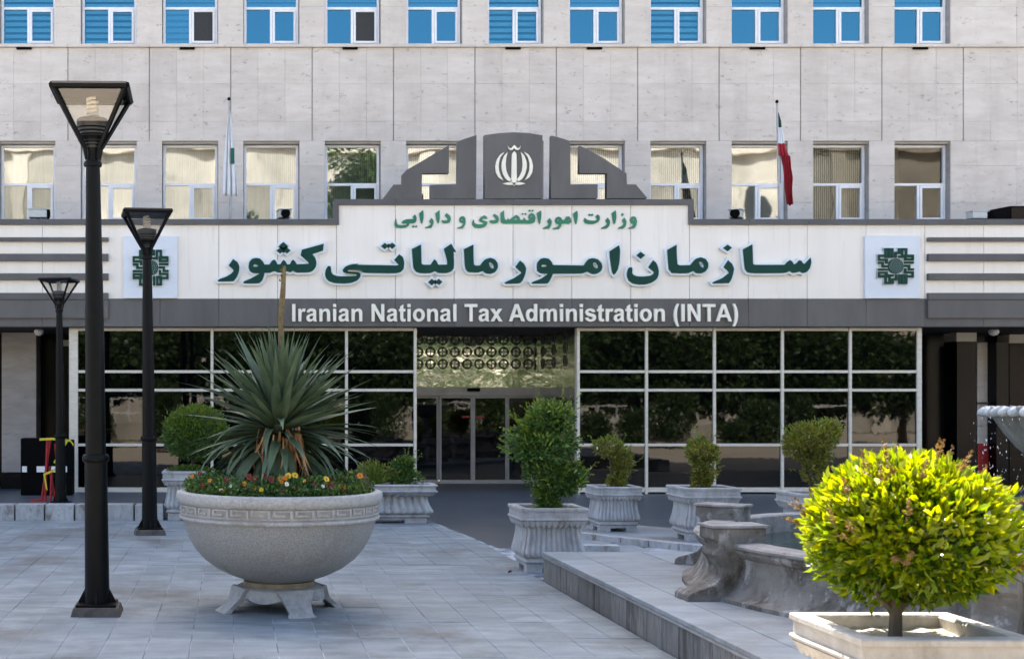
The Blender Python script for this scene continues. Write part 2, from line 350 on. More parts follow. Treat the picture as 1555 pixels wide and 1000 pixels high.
# kerb under the row of square planters on the right
pk = [(4.45,17.2),(5.38,15.72),(6.28,14.68),(7.3,13.7)]
kerb = struct('planter_kerb', MB().prismz(pk + [(9.0,14.2),(7.6,15.6),(6.4,17.0),(5.5,18.2),(4.7,18.2)], -.05, .068), M['platform'])
for (ax, ay), (bx, by) in zip(pk, pk[1:]):
    d = Vector((bx-ax, by-ay)); L_ = d.length; nseg = max(1, round(L_/.42)); an = math.atan2(d.y, d.x)
    for q in range(nseg):
        o = MB().box(.006, L_/nseg-.006, -.12, .02, -.05, .078).build('kerb_stone', M['marble_kerb'], kerb, bevel=.008)
        o.location = (ax+d.x*q/nseg, ay+d.y*q/nseg, rnd.uniform(-.006,.003)); o.rotation_euler = (0,0,an+rnd.uniform(-.015,.015))
o = MB().box(-.3,.3,-.09,.09,-.01,.07).build('stone_block', M['marble_kerb'], bevel=.01); o.location = (4.25,15.6,0); o.rotation_euler = (0,0,-.12)
tag(o, 'loose white marble block lying on the light paving behind the square planter', 'stone block')

# ------------------------------------------------------------------ main building
bld = thing('office_building', 'pale travertine office block with two rows of white-framed windows above the entrance', 'building', (0,DW,0))
def B(mb, name, m, parent=None, **k):                  # part of the building, coordinates relative to its base
    mb.v = [(p[0], p[1]-DW, p[2]) for p in mb.v]; return mb.build(name, m, parent or bld, **k)
PITCH = 123.6/S(DW); OW = 85/S(DW)
def wl(k): return (369.7 + 123.6*(k-3) - PX)/S(DW)
Z0, Z1, Z2, Z3, ZT = 5.45, 7.11, 9.09, 10.73, 25.6
KA, KB = -3, 11
XL, XR = -30, 45
core = MB(); yb0, yb1 = DW+.03, DW+.33
core.box(XL, XR, yb0, yb1, 3.3, Z0); core.box(XL, XR, yb0, yb1, Z1, Z2); core.box(XL, XR, yb0, DW+.4, Z3, ZT)
for za, zb in ((Z0, Z1), (Z2, Z3)):
    core.box(XL, wl(KA), yb0, yb1, za, zb); core.box(wl(KB)+OW, XR, yb0, yb1, za, zb)
    for k in range(KA, KB): core.box(wl(k)+OW, wl(k+1), yb0, yb1, za, zb)
B(core, 'wall_core', M['reveal'])
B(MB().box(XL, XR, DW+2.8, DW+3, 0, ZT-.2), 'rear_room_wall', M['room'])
B(MB().box(XL, XR, DW+.4, DW+14, ZT-.3, ZT), 'roof', M['core'])
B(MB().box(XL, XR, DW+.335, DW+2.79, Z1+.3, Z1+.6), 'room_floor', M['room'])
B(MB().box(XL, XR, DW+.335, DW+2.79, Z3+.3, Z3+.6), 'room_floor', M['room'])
B(MB().box(XL-.3, XL-.01, DW+.1, DW+14, 0, ZT), 'end_wall', M['core']); B(MB().box(XR+.01, XR+.3, DW+.1, DW+14, 0, ZT), 'end_wall', M['core'])
# stone cladding slab by slab
slabs = {}
def slab(x0, x1, z0, z1):
    w_, h_ = round(x1-x0-.002, 3), round(z1-z0-.002, 3)
    if (w_, h_) not in slabs: slabs[(w_,h_)] = MB().box(-w_/2, w_/2, 0, .028, -h_/2, h_/2).mesh('cladding_slab', M['travertine'], bevel=.002)
    obj('cladding_slab', slabs[(w_,h_)], bld, ((x0+x1)/2, rnd.uniform(-.0025,.0025), (z0+z1)/2), (rnd.uniform(-.001,.001),0,rnd.uniform(-.0015,.0015)))
def pc(k): return wl(k) - (PITCH-OW)/2               # centre line of the pier left of window k
VX0, VX1 = -6.4, 17.2
for za, zb in ((Z1, Z1+.40), (Z1+.40, Z1+1.17), (Z1+1.17, Z2-.07)):
    for k in range(-1, 15):
        for q in range(3):
            x0 = pc(k)+q*PITCH/3; x1 = x0+PITCH/3
            if q == 0: x0 += .009
            if q == 2: x1 -= .009                    # open joint on every pier line
            if x1 > VX0 and x0 < VX1: slab(x0, x1, za, zb)
for rows in (((Z0, Z0+.4), (Z0+.4, Z0+1.15), (Z0+1.15, Z1)), ((Z2+.0, Z2+.77), (Z2+.77, Z3))):
    for za, zb in rows:
        for k in range(-1, 12): slab(wl(k)+OW, wl(k+1) if k < KB else wl(k)+PITCH, za, zb)
        for k in range(12, 15): 
            for q in range(2): slab(wl(k)+q*PITCH/2, wl(k)+(q+1)*PITCH/2, za, zb)
B(MB().box(XL, XR, DW-.0, DW+.029, Z3, ZT), 'upper_wall', M['travertine'])
B(MB().box(XL, VX0, DW-.0, DW+.029, 3.3, Z3-.003), 'side_wall', M['travertine']); B(MB().box(wl(14)+PITCH+.01, XR, DW-.0, DW+.029, 3.3, Z3-.003), 'side_wall', M['travertine'])
# ledge under the upper windows, with the dark drain slots
for k in range(-2, 15): B(MB().box(pc(k)+.002, pc(k+1)-.002, DW-.055, DW+.028, Z2-.068, Z2-.004), 'ledge', M['travertine'], bevel=.004)
for k in (0, 2, 4, 6, 7, 9, 11):
    xx = wl(k)+.36; B(MB().box(xx, xx+.31, DW-.05, DW-.01, Z2-.115, Z2-.07), 'vent_slot', M['black'])
def pane_obj(x0, x1, z0, z1, y, m, parent): return B(MB().box(x0, x1, y, y+.008, z0, z1), 'pane', m, parent)
for rowi, (za, zb) in enumerate(((Z0, Z1), (Z2, Z3))):
    for k in range(-1, KB+1):
        x0 = wl(k); x1 = x0+OW; y = DW+.17; f = .052
        mg = (M['glass_clear'] if k in (10, 11) else M['glass_low']) if rowi == 0 else (M['glass_blue2'] if k in (0, 1, 6, 8, -1) else M['glass_blue'])
        xa, xb = x0+.012, x1-.012; z0, z1 = za+.008, zb-.055
        zt = z0 + (z1-z0)*.475; xm = (xa+xb)/2 + .0
        fr = MB()
        fr.box(xa, xa+f, y, y+.07, z0, z1); fr.box(xb-f, xb, y, y+.07, z0, z1)
        fr.box(xa+f, xb-f, y, y+.07, z0, z0+f); fr.box(xa+f, xb-f, y, y+.07, z1-f, z1)
        fr.box(xa+f, xb-f, y-.004, y+.066, zt, zt+f)
        fr.box(xm-f/2, xm+f/2, y-.002, y+.068, z0+f, zt)
        win = B(fr, 'window', M['white_alu'], bevel=.004)
        sash = MB(); sa, sb, ga, gb = xm+f/2+.004, xb-f-.004, z0+f+.004, zt-.004; t = .045
        sash.box(sa, sa+t, y-.016, y+.05, ga, gb); sash.box(sb-t, sb, y-.016, y+.05, ga, gb); sash.box(sa+t, sb-t, y-.016, y+.05, ga, ga+t); sash.box(sa+t, sb-t, y-.016, y+.05, gb-t, gb)
        B(sash, 'sash', M['white_alu'], win, bevel=.004)
        pane_obj(xa+f-.004, xb-f+.004, zt+f-.004, z1-f+.004, y+.03, mg, win)
        ml = M['glass_mid'] if rowi == 0 and k in (0, 3, 4, 7, 8) else M['glass_clear'] if rowi == 0 and k == 10 else mg
        pane_obj(xa+f-.004, xm-f/2+.004, z0+f-.004, zt+.004, y+.03, ml, win)
        dark = rowi == 1 and k in (2, 4, 0)
        pane_obj(sa+t-.004, sb-t+.004, ga+t-.004, gb-t+.004, y+.016, M['screen'] if dark and k != 0 else (M['glass_mid'] if rowi == 0 and k in (0, 2, 4, 8) else mg), win)
        B(MB().box(x0+.002, x1-.002, DW+.05, y-.002, zb-.05, zb-.002), 'head_board', M['reveal'], win)
        # curtains and blinds behind the glass
        if rowi == 0:
            c = MB(); n = 28; yy = y+.22
            xs0, xs1 = (x0+.0, x1) if k not in (9, 11) else ((x0, x0+.28) if k == 11 else (x0, x0+.12))
            for q in range(n):
                u0 = xs0+(xs1-xs0)*q/n; u1 = xs0+(xs1-xs0)*(q+1)/n; dy = .03
                c.add([(u0,yy,za-.1),(u1-.003,yy+dy,za-.1),(u1-.003,yy+dy,zb+.05),(u0,yy,zb+.05)], [(0,1,2,3)])
            B(c, 'curtain', M['curtain'], win)
        else:
            c = MB(); lo = z0 if k in (0, 1, 2, 6, 8, -1) else zt+.06
            q = zb
            while q > lo:
                c.box(x0+.08, x1-.08, y+.075, y+.079, q-.075, q); q -= .125
            B(c, 'blind', M['blind'], win)

# ------------------------------------------------------------------ canopy with the sign
can = thing('entrance_canopy', 'long white and grey entrance canopy with green lettering and stepped centre', 'canopy', (0,DF,0))
def C(mb, name, m, parent=None, **k):
    mb.v = [(p[0], p[1]-DF, p[2]) for p in mb.v]; return mb.build(name, m, parent or can, **k)
sF = S(DF)
def cx_(x): return (x-PX)/sF
def cz_(y): return EYE+(PY-y)/sF
ZB, ZG, ZS, ZC = cz_(495.5), cz_(453.5), cz_(333), cz_(303)
tr = 8.5/sF
XA, XB = -9.0, 17.5
xc0, xc1 = cx_(509), cx_(1050)
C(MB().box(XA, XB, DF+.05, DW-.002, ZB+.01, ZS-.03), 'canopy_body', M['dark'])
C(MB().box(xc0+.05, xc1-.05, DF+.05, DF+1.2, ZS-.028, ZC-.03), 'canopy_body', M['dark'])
js = [511+89.35*i for i in range(-14, 17)]
edges = [cx_(v) for v in js]
for x0, x1 in zip(edges, edges[1:]):
    if x1 < XA or x0 > XB: continue
    inn = x0 > xc0-.06 and x1 < xc1+.08
    top = (ZC if inn else ZS) - tr
    C(MB().box(x0+.004, x1-.004, DF, DF+.04, ZG+.003, top), 'white_panel', M['fascia'], bevel=.003)
    C(MB().box(x0+.003, x1-.003, DF-.004, DF+.04, ZB, ZG-.002), 'grey_panel', M['grey_panel'], bevel=.003)
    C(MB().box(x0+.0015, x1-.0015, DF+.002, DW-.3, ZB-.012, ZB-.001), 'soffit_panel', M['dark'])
    if inn: C(MB().box(x0+.001, x1-.001, DF-.05, DF+.3, ZC-tr, ZC), 'trim', M['grey_trim'], bevel=.004)
    else: C(MB().box(x0+.001, x1-.001, DF-.05, DF+.3, ZS-tr, ZS), 'trim', M['grey_trim'], bevel=.004)
for xx in (xc0-.02, xc1-.06): C(MB().box(xx, xx+.085, DF-.052, DF+.3, ZS-tr-.001, ZC+.002), 'trim', M['grey_trim'], bevel=.004)
for x0, x1 in ((XA, cx_(165)), (cx_(1407), XB)):
    for ya, yb in ((361,367),(385.8,396.8),(415.5,425.5),(445,455)): C(MB().box(x0, x1, DF-.075, DF-.001, cz_(yb), cz_(ya)), 'stripe', M['grey_trim'], bevel=.003)
    C(MB().box(x0, x1, DF-.055, DF-.005, cz_(483), cz_(455.3)), 'stripe', M['grey_panel'], bevel=.003)

# --- lettering traced as outlines
def offset_poly(p, d):
    n = len(p); out = []
    ar = sum(p[i][0]*p[(i+1)%n][1]-p[(i+1)%n][0]*p[i][1] for i in range(n))
    sg = 1 if ar > 0 else -1
    for i in range(n):
        a0, b0, c0 = Vector(p[i-1]), Vector(p[i]), Vector(p[(i+1)%n])
        d1 = (b0-a0); d2 = (c0-b0)
        if d1.length < 1e-6 or d2.length < 1e-6: out.append(tuple(b0)); continue
        d1.normalize(); d2.normalize()
        n1 = Vector((d1.y,-d1.x))*sg; n2 = Vector((d2.y,-d2.x))*sg
        m_ = n1+n2; l2 = m_.dot(n1)
        if l2 < .55: m_ = m_.normalized() if m_.length > .1 else n1; out.append(tuple(b0+m_*d*1.25))
        else: out.append(tuple(b0+m_*(d/l2)))
    return out
def smooth_poly(p):
    n = len(p); out = []
    for i in range(n):
        a0, b0, c0 = Vector(p[i-1]), Vector(p[i]), Vector(p[(i+1)%n])
        d1 = (b0-a0); d2 = (c0-b0)
        ang = d1.angle(d2) if d1.length > 1e-6 and d2.length > 1e-6 else 3
        if ang < .8:
            out += [tuple(b0-d1*.22), tuple(b0-(d1-d2)*.055), tuple(b0+d2*.22)]
        else: out.append(tuple(b0))
    return out
def plate(name, polys, y_front, thick, m, parent, holes=()):
    cu = bpy.data.curves.new(name, 'CURVE'); cu.dimensions = '2D'; cu.fill_mode = 'BOTH'; cu.extrude = thick/2
    for p in list(polys)+list(holes):
        sp = cu.splines.new('POLY'); sp.points.add(len(p)-1); sp.use_cyclic_u = True
        for q, pt in enumerate(p): sp.points[q].co = (pt[0], pt[1], 0, 1)
    to = bpy.data.objects.new('tmp', cu); col.objects.link(to)
    me = bpy.data.meshes.new_from_object(to); bpy.data.objects.remove(to); bpy.data.curves.remove(cu)
    me.name = name
    for v in me.vertices: v.co = (v.co.x, -v.co.z + (y_front - DF) + thick/2, v.co.y)
    me.materials.clear(); me.materials.append(m); me.update()
    return obj(name, me, parent)
def Z(ox, oy, s_): 
    def g(p): 
        x = ox+p[0]/s_; y = oy+p[1]/s_
        return (fx(x, y, DF), fz(x, y, DF))
    return g
A_ = Z(320,350,6.479); B_ = Z(540,350,6.479); C_ = Z(750,350,6.479); D_ = Z(1000,350,6.479); N_ = Z(930,360,11.11)
def A2B(l): return [(p[0]-1425, p[1]) for p in l]
big = [
 (A_, [(210,265),(255,300),(272,340),(268,390),(250,440),(215,485),(65,487),(58,475),(75,462),(140,440),(190,410),(215,385),(205,365),(165,330)], []),
 (A_, [(312,490),(325,482),(380,460),(435,430),(470,410),(400,405),(372,385),(360,350),(365,300),(390,268),(430,256),(470,262),(500,290),(517,322),(565,322),(590,285),(612,275),(630,290),(645,322),(672,320),(690,290),(703,278),(718,288),(740,322),(765,322),(780,290),(797,276),(812,288),(835,322),(950,318),(945,300),(870,235),(882,180),(1097,122),(1090,190),(985,225),(1015,260),(1028,310),(1020,350),(995,385),(960,402),(830,405),(797,385),(770,402),(735,390),(705,405),(650,402),(612,387),(570,405),(518,405),(512,440),(495,480),(465,507),(320,507),(310,498)], [[(405,330),(425,318),(455,335),(440,345),(410,342)]]),
 (A_, [(700,103),(738,135),(700,163),(662,135)], []), (A_, [(667,160),(702,187),(670,217),(632,187)], []), (A_, [(737,160),(773,187),(737,217),(704,187)], []),
 (B_, A2B([(1150,340),(1135,345),(1118,375),(1110,420),(1120,460),(1150,490),(1200,508),(1290,515),(1370,508),(1430,485),(1460,445),(1458,415),(1430,402),(1345,397),(1330,389),(1345,381),(1400,380),(1460,388),(1490,412)]) + [(380,418),(430,405),(458,370),(462,310),(450,260),(412,230),(362,285),(408,335),(390,340),(0,330)] + A2B([(1440,320),(1370,325),(1310,345),(1283,380),(1290,402),(1320,415),(1380,420),(1418,425),(1420,436),(1380,442),(1290,442),(1230,440),(1190,425),(1172,400),(1170,370),(1165,345)]), []),
 (B_, [(270,118),(306,147),(270,180),(232,150)], []), (B_, [(340,115),(378,147),(343,178),(308,147)], []),
 (B_, [(625,135),(535,180),(548,340),(555,375),(580,405),(620,418),(720,418),(762,398),(800,418),(880,418),(920,405),(948,375),(950,310),(945,212),(970,212),(920,130),(848,180),(882,300),(882,335),(795,335),(775,295),(757,282),(742,300),(720,335),(650,335),(632,325),(628,200)], []),
 (B_, [(733,472),(767,505),(733,538),(696,507)], []), (B_, [(800,472),(838,505),(803,535),(769,505)], []),
 (B_, [(1138,140),(1045,185),(1055,345),(1065,385),(1095,412),(1190,415),(1232,400),(1265,425),(1310,430),(1355,412),(1380,370),(1378,325),(1350,285),(1305,270),(1255,285),(1225,315),(1205,345),(1165,347),(1145,335),(1140,250)], [[(1290,320),(1310,315),(1335,340),(1340,370),(1325,378),(1300,355)]]),
 (C_, [(235,300),(275,330),(297,375),(290,430),(265,495),(235,525),(95,527),(85,515),(110,502),(180,470),(240,430),(250,418),(190,362)], []),
 (C_, [(350,515),(385,500),(440,480),(500,440),(510,430),(440,427),(405,405),(400,365),(405,320),(435,285),(475,275),(520,285),(545,315),(560,345),(860,352),(880,320),(905,290),(950,280),(1000,292),(1035,330),(1045,370),(1030,410),(990,435),(945,438),(893,412),(850,432),(560,432),(545,470),(520,515),(505,528),(360,528)], [[(445,350),(470,340),(500,352),(485,362),(450,362)], [(950,330),(975,322),(1000,355),(998,380),(975,378),(955,355)]]),
 (C_, [(1205,155),(1112,215),(1118,300),(1140,425),(1157,445),(1175,430),(1195,395),(1210,330),(1217,210)], []),
 (N_, [(275,525),(240,530),(215,570),(203,630),(205,690),(235,755),(300,800),(400,820),(520,818),(620,790),(700,735),(735,670),(740,590),(720,510),(690,450),(640,412),(562,530),(655,610),(650,640),(600,670),(480,685),(370,680),(310,655),(290,620),(297,550)], []),
 (N_, [(430,270),(508,328),(435,388),(362,328)], []),
 (D_, [(150,155),(58,205),(70,350),(75,395),(105,432),(190,437),(270,435),(315,412),(345,435),(390,440),(435,420),(462,380),(462,335),(435,295),(385,278),(335,295),(305,330),(285,355),(180,357),(160,345),(152,250)], [[(370,330),(390,322),(412,345),(420,375),(405,382),(380,360)]]),
 (D_, [(655,310),(695,345),(715,390),(708,440),(690,500),(665,535),(510,537),(505,525),(535,512),(600,485),(665,435),(655,415),(612,378)], []),
 (D_, [(650,157),(693,188),(652,222),(605,190)], []),
 (D_, [(893,155),(800,205),(815,350),(820,395),(845,430),(900,440),(1215,440),(1260,420),(1290,440),(1330,435),(1355,425),(1390,442),(1430,430),(1460,390),(1472,340),(1465,290),(1420,335),(1410,350),(1390,345),(1375,320),(1350,315),(1325,345),(1300,355),(1285,325),(1260,312),(1235,330),(1210,358),(915,357),(900,345),(897,250)], []),
]
for g, pts, holes in big:
    p = [g(q) for q in pts]; hs = [[g(q) for q in h] for h in holes]
    p2 = smooth_poly(p)
    lt = plate('letter', [p2], DF-.092, .016, M['green_letter'], can, [smooth_poly(h) for h in hs])
    plate('letter_edge', [offset_poly(p, .036)], DF-.075, .074, M['pale_edge'], lt, [offset_poly(h, -.016) for h in hs])
E_ = Z(580,300,7.775); F_ = Z(780,300,7.775)
small = [
 (E_, [(150,240),(130,280),(128,315),(150,345),(210,353),(265,345),(298,325),(308,298),(365,295),(388,275),(392,230),(370,190),(342,222),(360,245),(270,248),(225,265),(213,290),(228,300),(275,300),(270,312),(230,318),(175,315),(157,295),(153,265)], []),
 (E_, [(350,320),(368,333),(350,347),(335,333)], []), (E_, [(385,320),(400,333),(385,347),(370,333)], []),
 (E_, [(465,140),(420,178),(428,240),(445,298),(458,298),(472,240),(473,180)], []),
 (E_, [(565,235),(592,265),(590,305),(565,352),(490,355),(495,345),(540,325),(560,305),(538,275)], []),
 (E_, [(660,142),(612,180),(622,250),(640,300),(652,298),(665,240),(662,190)], []),
 (E_, [(742,178),(790,215),(795,255),(780,290),(745,300),(705,298),(685,280),(690,262),(735,265),(758,258),(755,240),(722,210)], []),
 (E_, [(870,353),(920,335),(945,305),(900,285),(892,250),(905,225),(935,215),(960,230),(970,265),(965,315),(935,358),(870,362)], [[(920,252),(936,252),(934,268),(918,266)]]),
 (E_, [(1065,255),(1045,285),(1048,325),(1080,355),(1140,360),(1195,345),(1222,315),(1228,285),(1200,272),(1170,270),(1168,258),(1185,245),(1225,250),(1215,220),(1190,207),(1150,225),(1125,265),(1140,285),(1180,295),(1175,312),(1110,315),(1075,300)], []),
 (E_, [(1305,190),(1350,215),(1362,255),(1350,295),(1310,308),(1270,303),(1250,285),(1258,265),(1310,268),(1325,258),(1318,240),(1288,215)], []),
 (F_, [(-135,150),(-177,182),(-170,290),(-145,308),(0,308),(195,310),(230,290),(240,240),(225,200),(190,183),(160,200),(152,235),(165,262),(145,272),(125,265),(105,235),(90,265),(60,265),(45,225),(10,205),(-25,225),(-55,250),(-75,262),(-85,240),(-97,262),(-120,262),(-130,230)], [[(186,213),(201,222),(192,236),(180,228)], [(-15,255),(10,238),(22,255),(5,266)]]),
 (F_, [(168,145),(185,157),(168,170),(152,157)], []), (F_, [(205,145),(220,157),(205,168),(190,157)], []), (F_, [(85,182),(100,195),(85,208),(72,195)], []), (F_, [(120,182),(135,195),(120,208),(105,195)], []),
 (F_, [(303,155),(253,185),(265,255),(280,315),(293,312),(305,250),(308,190)], []),
 (F_, [(405,245),(432,280),(425,330),(400,370),(325,372),(330,360),(380,335),(395,315),(375,280)], []),
 (F_, [(445,365),(495,350),(515,325),(480,310),(465,275),(480,240),(510,228),(540,240),(555,270),(580,265),(600,230),(635,228),(660,260),(658,300),(630,318),(600,310),(545,315),(540,345),(515,375),(445,377)], [[(495,260),(516,260),(510,278),(495,275)], [(624,255),(640,262),(635,285),(622,275)]]),
 (F_, [(728,160),(680,195),(692,250),(708,318),(722,318),(735,250),(737,195)], []),
 (F_, [(820,245),(807,275),(820,305),(860,320),(920,320),(975,300),(998,265),(995,225),(970,205),(945,235),(965,262),(940,280),(890,278),(850,270),(835,258)], []),
 (F_, [(875,195),(890,210),(875,225),(858,210)], []), (F_, [(905,195),(922,210),(905,225),(892,210)], []),
 (F_, [(1090,245),(1120,285),(1112,340),(1080,375),(1012,377),(1020,362),(1065,340),(1085,318),(1062,280)], []),
 (F_, [(1182,158),(1137,192),(1145,250),(1160,320),(1178,318),(1192,250),(1190,190)], []),
 (F_, [(1285,245),(1313,285),(1305,345),(1275,377),(1210,378),(1218,362),(1262,340),(1280,318),(1258,280)], []), (F_, [(1265,192),(1282,210),(1265,228),(1247,210)], []),
 (F_, [(1330,370),(1375,350),(1395,325),(1365,310),(1350,275),(1365,240),(1395,230),(1425,245),(1437,290),(1430,335),(1400,375),(1330,378)], [[(1386,263),(1403,268),(1396,284),(1384,278)]]),
]
for g, pts, holes in small:
    plate('letter', [smooth_poly([g(q) for q in pts])], DF-.022, .02, M['mid_green'], can, [[g(q) for q in h] for h in holes])

# --- the latin line
GL = {
'I':(278,[[(69,0),(213,0),(213,716),(69,716)]],[]), 'l':(278,[[(72,0),(209,0),(209,716),(72,716)]],[]), 'i':(278,[[(72,0),(209,0),(209,519),(72,519)],[(72,589),(209,589),(209,716),(72,716)]],[]),
'r':(389,[[(203,0),(66,0),(66,519),(194,519),(194,445),(245,510),(305,531),(355,525),(400,505),(358,386),(322,405),(290,411),(245,395),(215,350),(203,160)]],[]),
'a':(556,[[(174,360),(50,382),(75,450),(130,505),(210,528),(283,531),(370,520),(440,488),(470,440),(477,370),(475,180),(480,80),(505,0),(369,0),(350,58),(290,10),(200,-12),(110,5),(55,60),(37,145),(60,225),(120,275),(210,305),(345,340),(340,385),(320,412),(270,422),(215,415),(190,390)]],[[(345,248),(260,230),(195,205),(175,160),(190,110),(235,88),(290,100),(335,140),(345,190)]]),
'n':(611,[[(544,0),(407,0),(407,265),(395,370),(370,405),(325,423),(265,405),(220,360),(203,235),(203,0),(66,0),(66,519),(193,519),(193,442),(260,505),(365,531),(450,512),(510,465),(535,405),(544,322)]],[]),
'm':(889,[[(61,519),(188,519),(188,448),(255,510),(345,531),(430,510),(488,448),(560,510),(645,531),(735,512),(790,465),(812,405),(817,332),(817,0),(680,0),(680,297),(670,380),(650,412),(610,425),(560,410),(522,362),(510,249),(510,0),(373,0),(373,284),(365,375),(345,412),(305,425),(250,410),(212,360),(198,250),(198,0),(61,0)]],[]),
't':(333,[[(310,519),(310,409),(216,409),(216,199),(220,125),(235,106),(262,100),(312,112),(324,6),(290,-6),(221,-12),(150,2),(100,40),(82,95),(79,182),(79,409),(16,409),(16,519),(79,519),(79,622),(216,702),(216,519)]],[]),
's':(556,[[(24,148),(161,169),(190,105),(276,83),(345,95),(383,140),(365,172),(320,187),(180,222),(95,262),(55,315),(42,374),(60,440),(110,495),(190,525),(260,531),(370,518),(450,470),(485,389),(356,365),(330,415),(262,436),(195,428),(165,395),(180,367),(320,332),(430,295),(500,240),(520,155),(490,70),(410,10),(277,-12),(150,8),(65,65)]],[]),
'T':(611,[[(234,0),(234,595),(21,595),(21,716),(590,716),(590,595),(378,595),(378,0)]],[]),
'N':(722,[[(73,0),(73,716),(214,716),(507,238),(507,716),(641,716),(641,0),(496,0),(207,467),(207,0)]],[]),
'A':(722,[[(718,0),(561,0),(498,163),(212,163),(153,0),(0,0),(279,716),(432,716)]],[[(452,284),(353,549),(257,284)]]),
'x':(556,[[(8,0),(196,271),(16,519),(183,519),(275,376),(372,519),(533,519),(356,273),(549,0),(381,0),(275,162),(168,0)]],[]),
'd':(611,[[(548,0),(548,716),(411,716),(411,458),(350,512),(262,531),(150,500),(75,420),(42,259),(75,100),(150,20),(255,-12),(350,10),(421,76),(421,0)]],[[(300+115*math.cos(R(q)),258+155*math.sin(R(q))) for q in range(0,360,24)]]),
'o':(611,[[(305+265*math.cos(R(q)),260+272*math.sin(R(q))) for q in range(0,360,18)]],[[(305+125*math.cos(R(q)),260+162*math.sin(R(q))) for q in range(0,360,24)]]),
'(':(333,[[(299,-210),(205,-210),(130,-80),(80,60),(61,256),(80,440),(130,590),(205,728),(297,728),(235,580),(205,420),(197,256),(208,100),(240,-60)]],[]), ' ':(278,[],[])}
GL[')'] = (333, [[(333-p[0],p[1]) for p in GL['('][1][0]][::-1]], [])
def latin(txt, x0, x1, base, cap, yf, th, m, parent):
    tot = sum(GL[c][0] for c in txt); sx = (x1-x0)/(tot-69-34); sz = cap/716; x = x0-69*sx
    for c in txt:
        adv, outs, hs = GL[c]
        g = lambda l: [(x+p[0]*sx, base+p[1]*sz) for p in l]
        if outs: plate('letter', [g(o_) for o_ in outs], yf, th, m, parent, [g(h) for h in hs])
        x += adv*sx
latin('Iranian National Tax Administration (INTA)', cx_(443.5), cx_(1120), cz_(488), 26.3/sF, DF-.06, .055, M['cream_letter'], can)

# --- stepped crown with the emblem
G_ = Z(570,190,3.702)
crown = [
 [(30,412),(92,330),(140,330),(140,275),(165,248),(240,205),(320,158),(403,110),(403,268),(252,268),(252,412)],
 [(450,90),(500,72),(557,55),(557,412),(300,412),(300,332),(450,330)],
 [(602,55),(680,45),(765,40),(850,45),(928,58),(930,412),(605,412)],
 [(977,60),(1030,74),(1085,92),(1088,335),(1240,335),(1240,413),(977,413)],
 [(1137,118),(1200,148),(1270,188),(1340,235),(1390,268),(1402,275),(1405,337),(1455,338),(1520,415),(1292,415),(1292,275),(1137,273)]]
cr = []
for p in crown: 
    q = [G_(v) for v in p]; q = [(v[0], max(v[1], ZC+.003)) if v[1] < ZC+.06 else v for v in q]
    cr.append(plate('crown_panel', [q], DF+.0, .14, M['grey_panel'], can))
def arc(c, rx, rz, a0, a1, n=14): return [(c[0]+rx*math.cos(R(a0+(a1-a0)*i/n)), c[1]-rz*math.sin(R(a0+(a1-a0)*i/n))) for i in range(n+1)]
emb = [[(768,148),(781,162),(783,300),(790,318),(776,330),(768,346),(760,330),(746,318),(753,300),(755,162)],
 [(704,330),(735,322),(768,326),(800,322),(832,330),(800,338),(768,336),(736,338)],
 [(732,117),(738,130),(752,132),(762,118),(768,114),(774,118),(784,132),(798,130),(804,117),(800,134),(788,142),(774,138),(768,130),(762,138),(748,142),(736,134)]]
for sgn in (1, -1):
    f = lambda x: 768 - sgn*(768-x)
    emb.append([(f(x), y) for x, y in [(731,153),(712,172),(699,205),(697,240),(706,278),(724,306),(752,322),(756,312),(738,290),(724,258),(720,222),(723,185)]])
    emb.append([(f(x), y) for x, y in [(713,153),(690,165),(670,196),(662,232),(666,268),(682,296),(708,312),(694,288),(682,255),(681,218),(690,182)]])
for p in emb: plate('emblem', [smooth_poly([G_(v) for v in p])], DF-.03, .03, M['cream_letter'], cr[2])

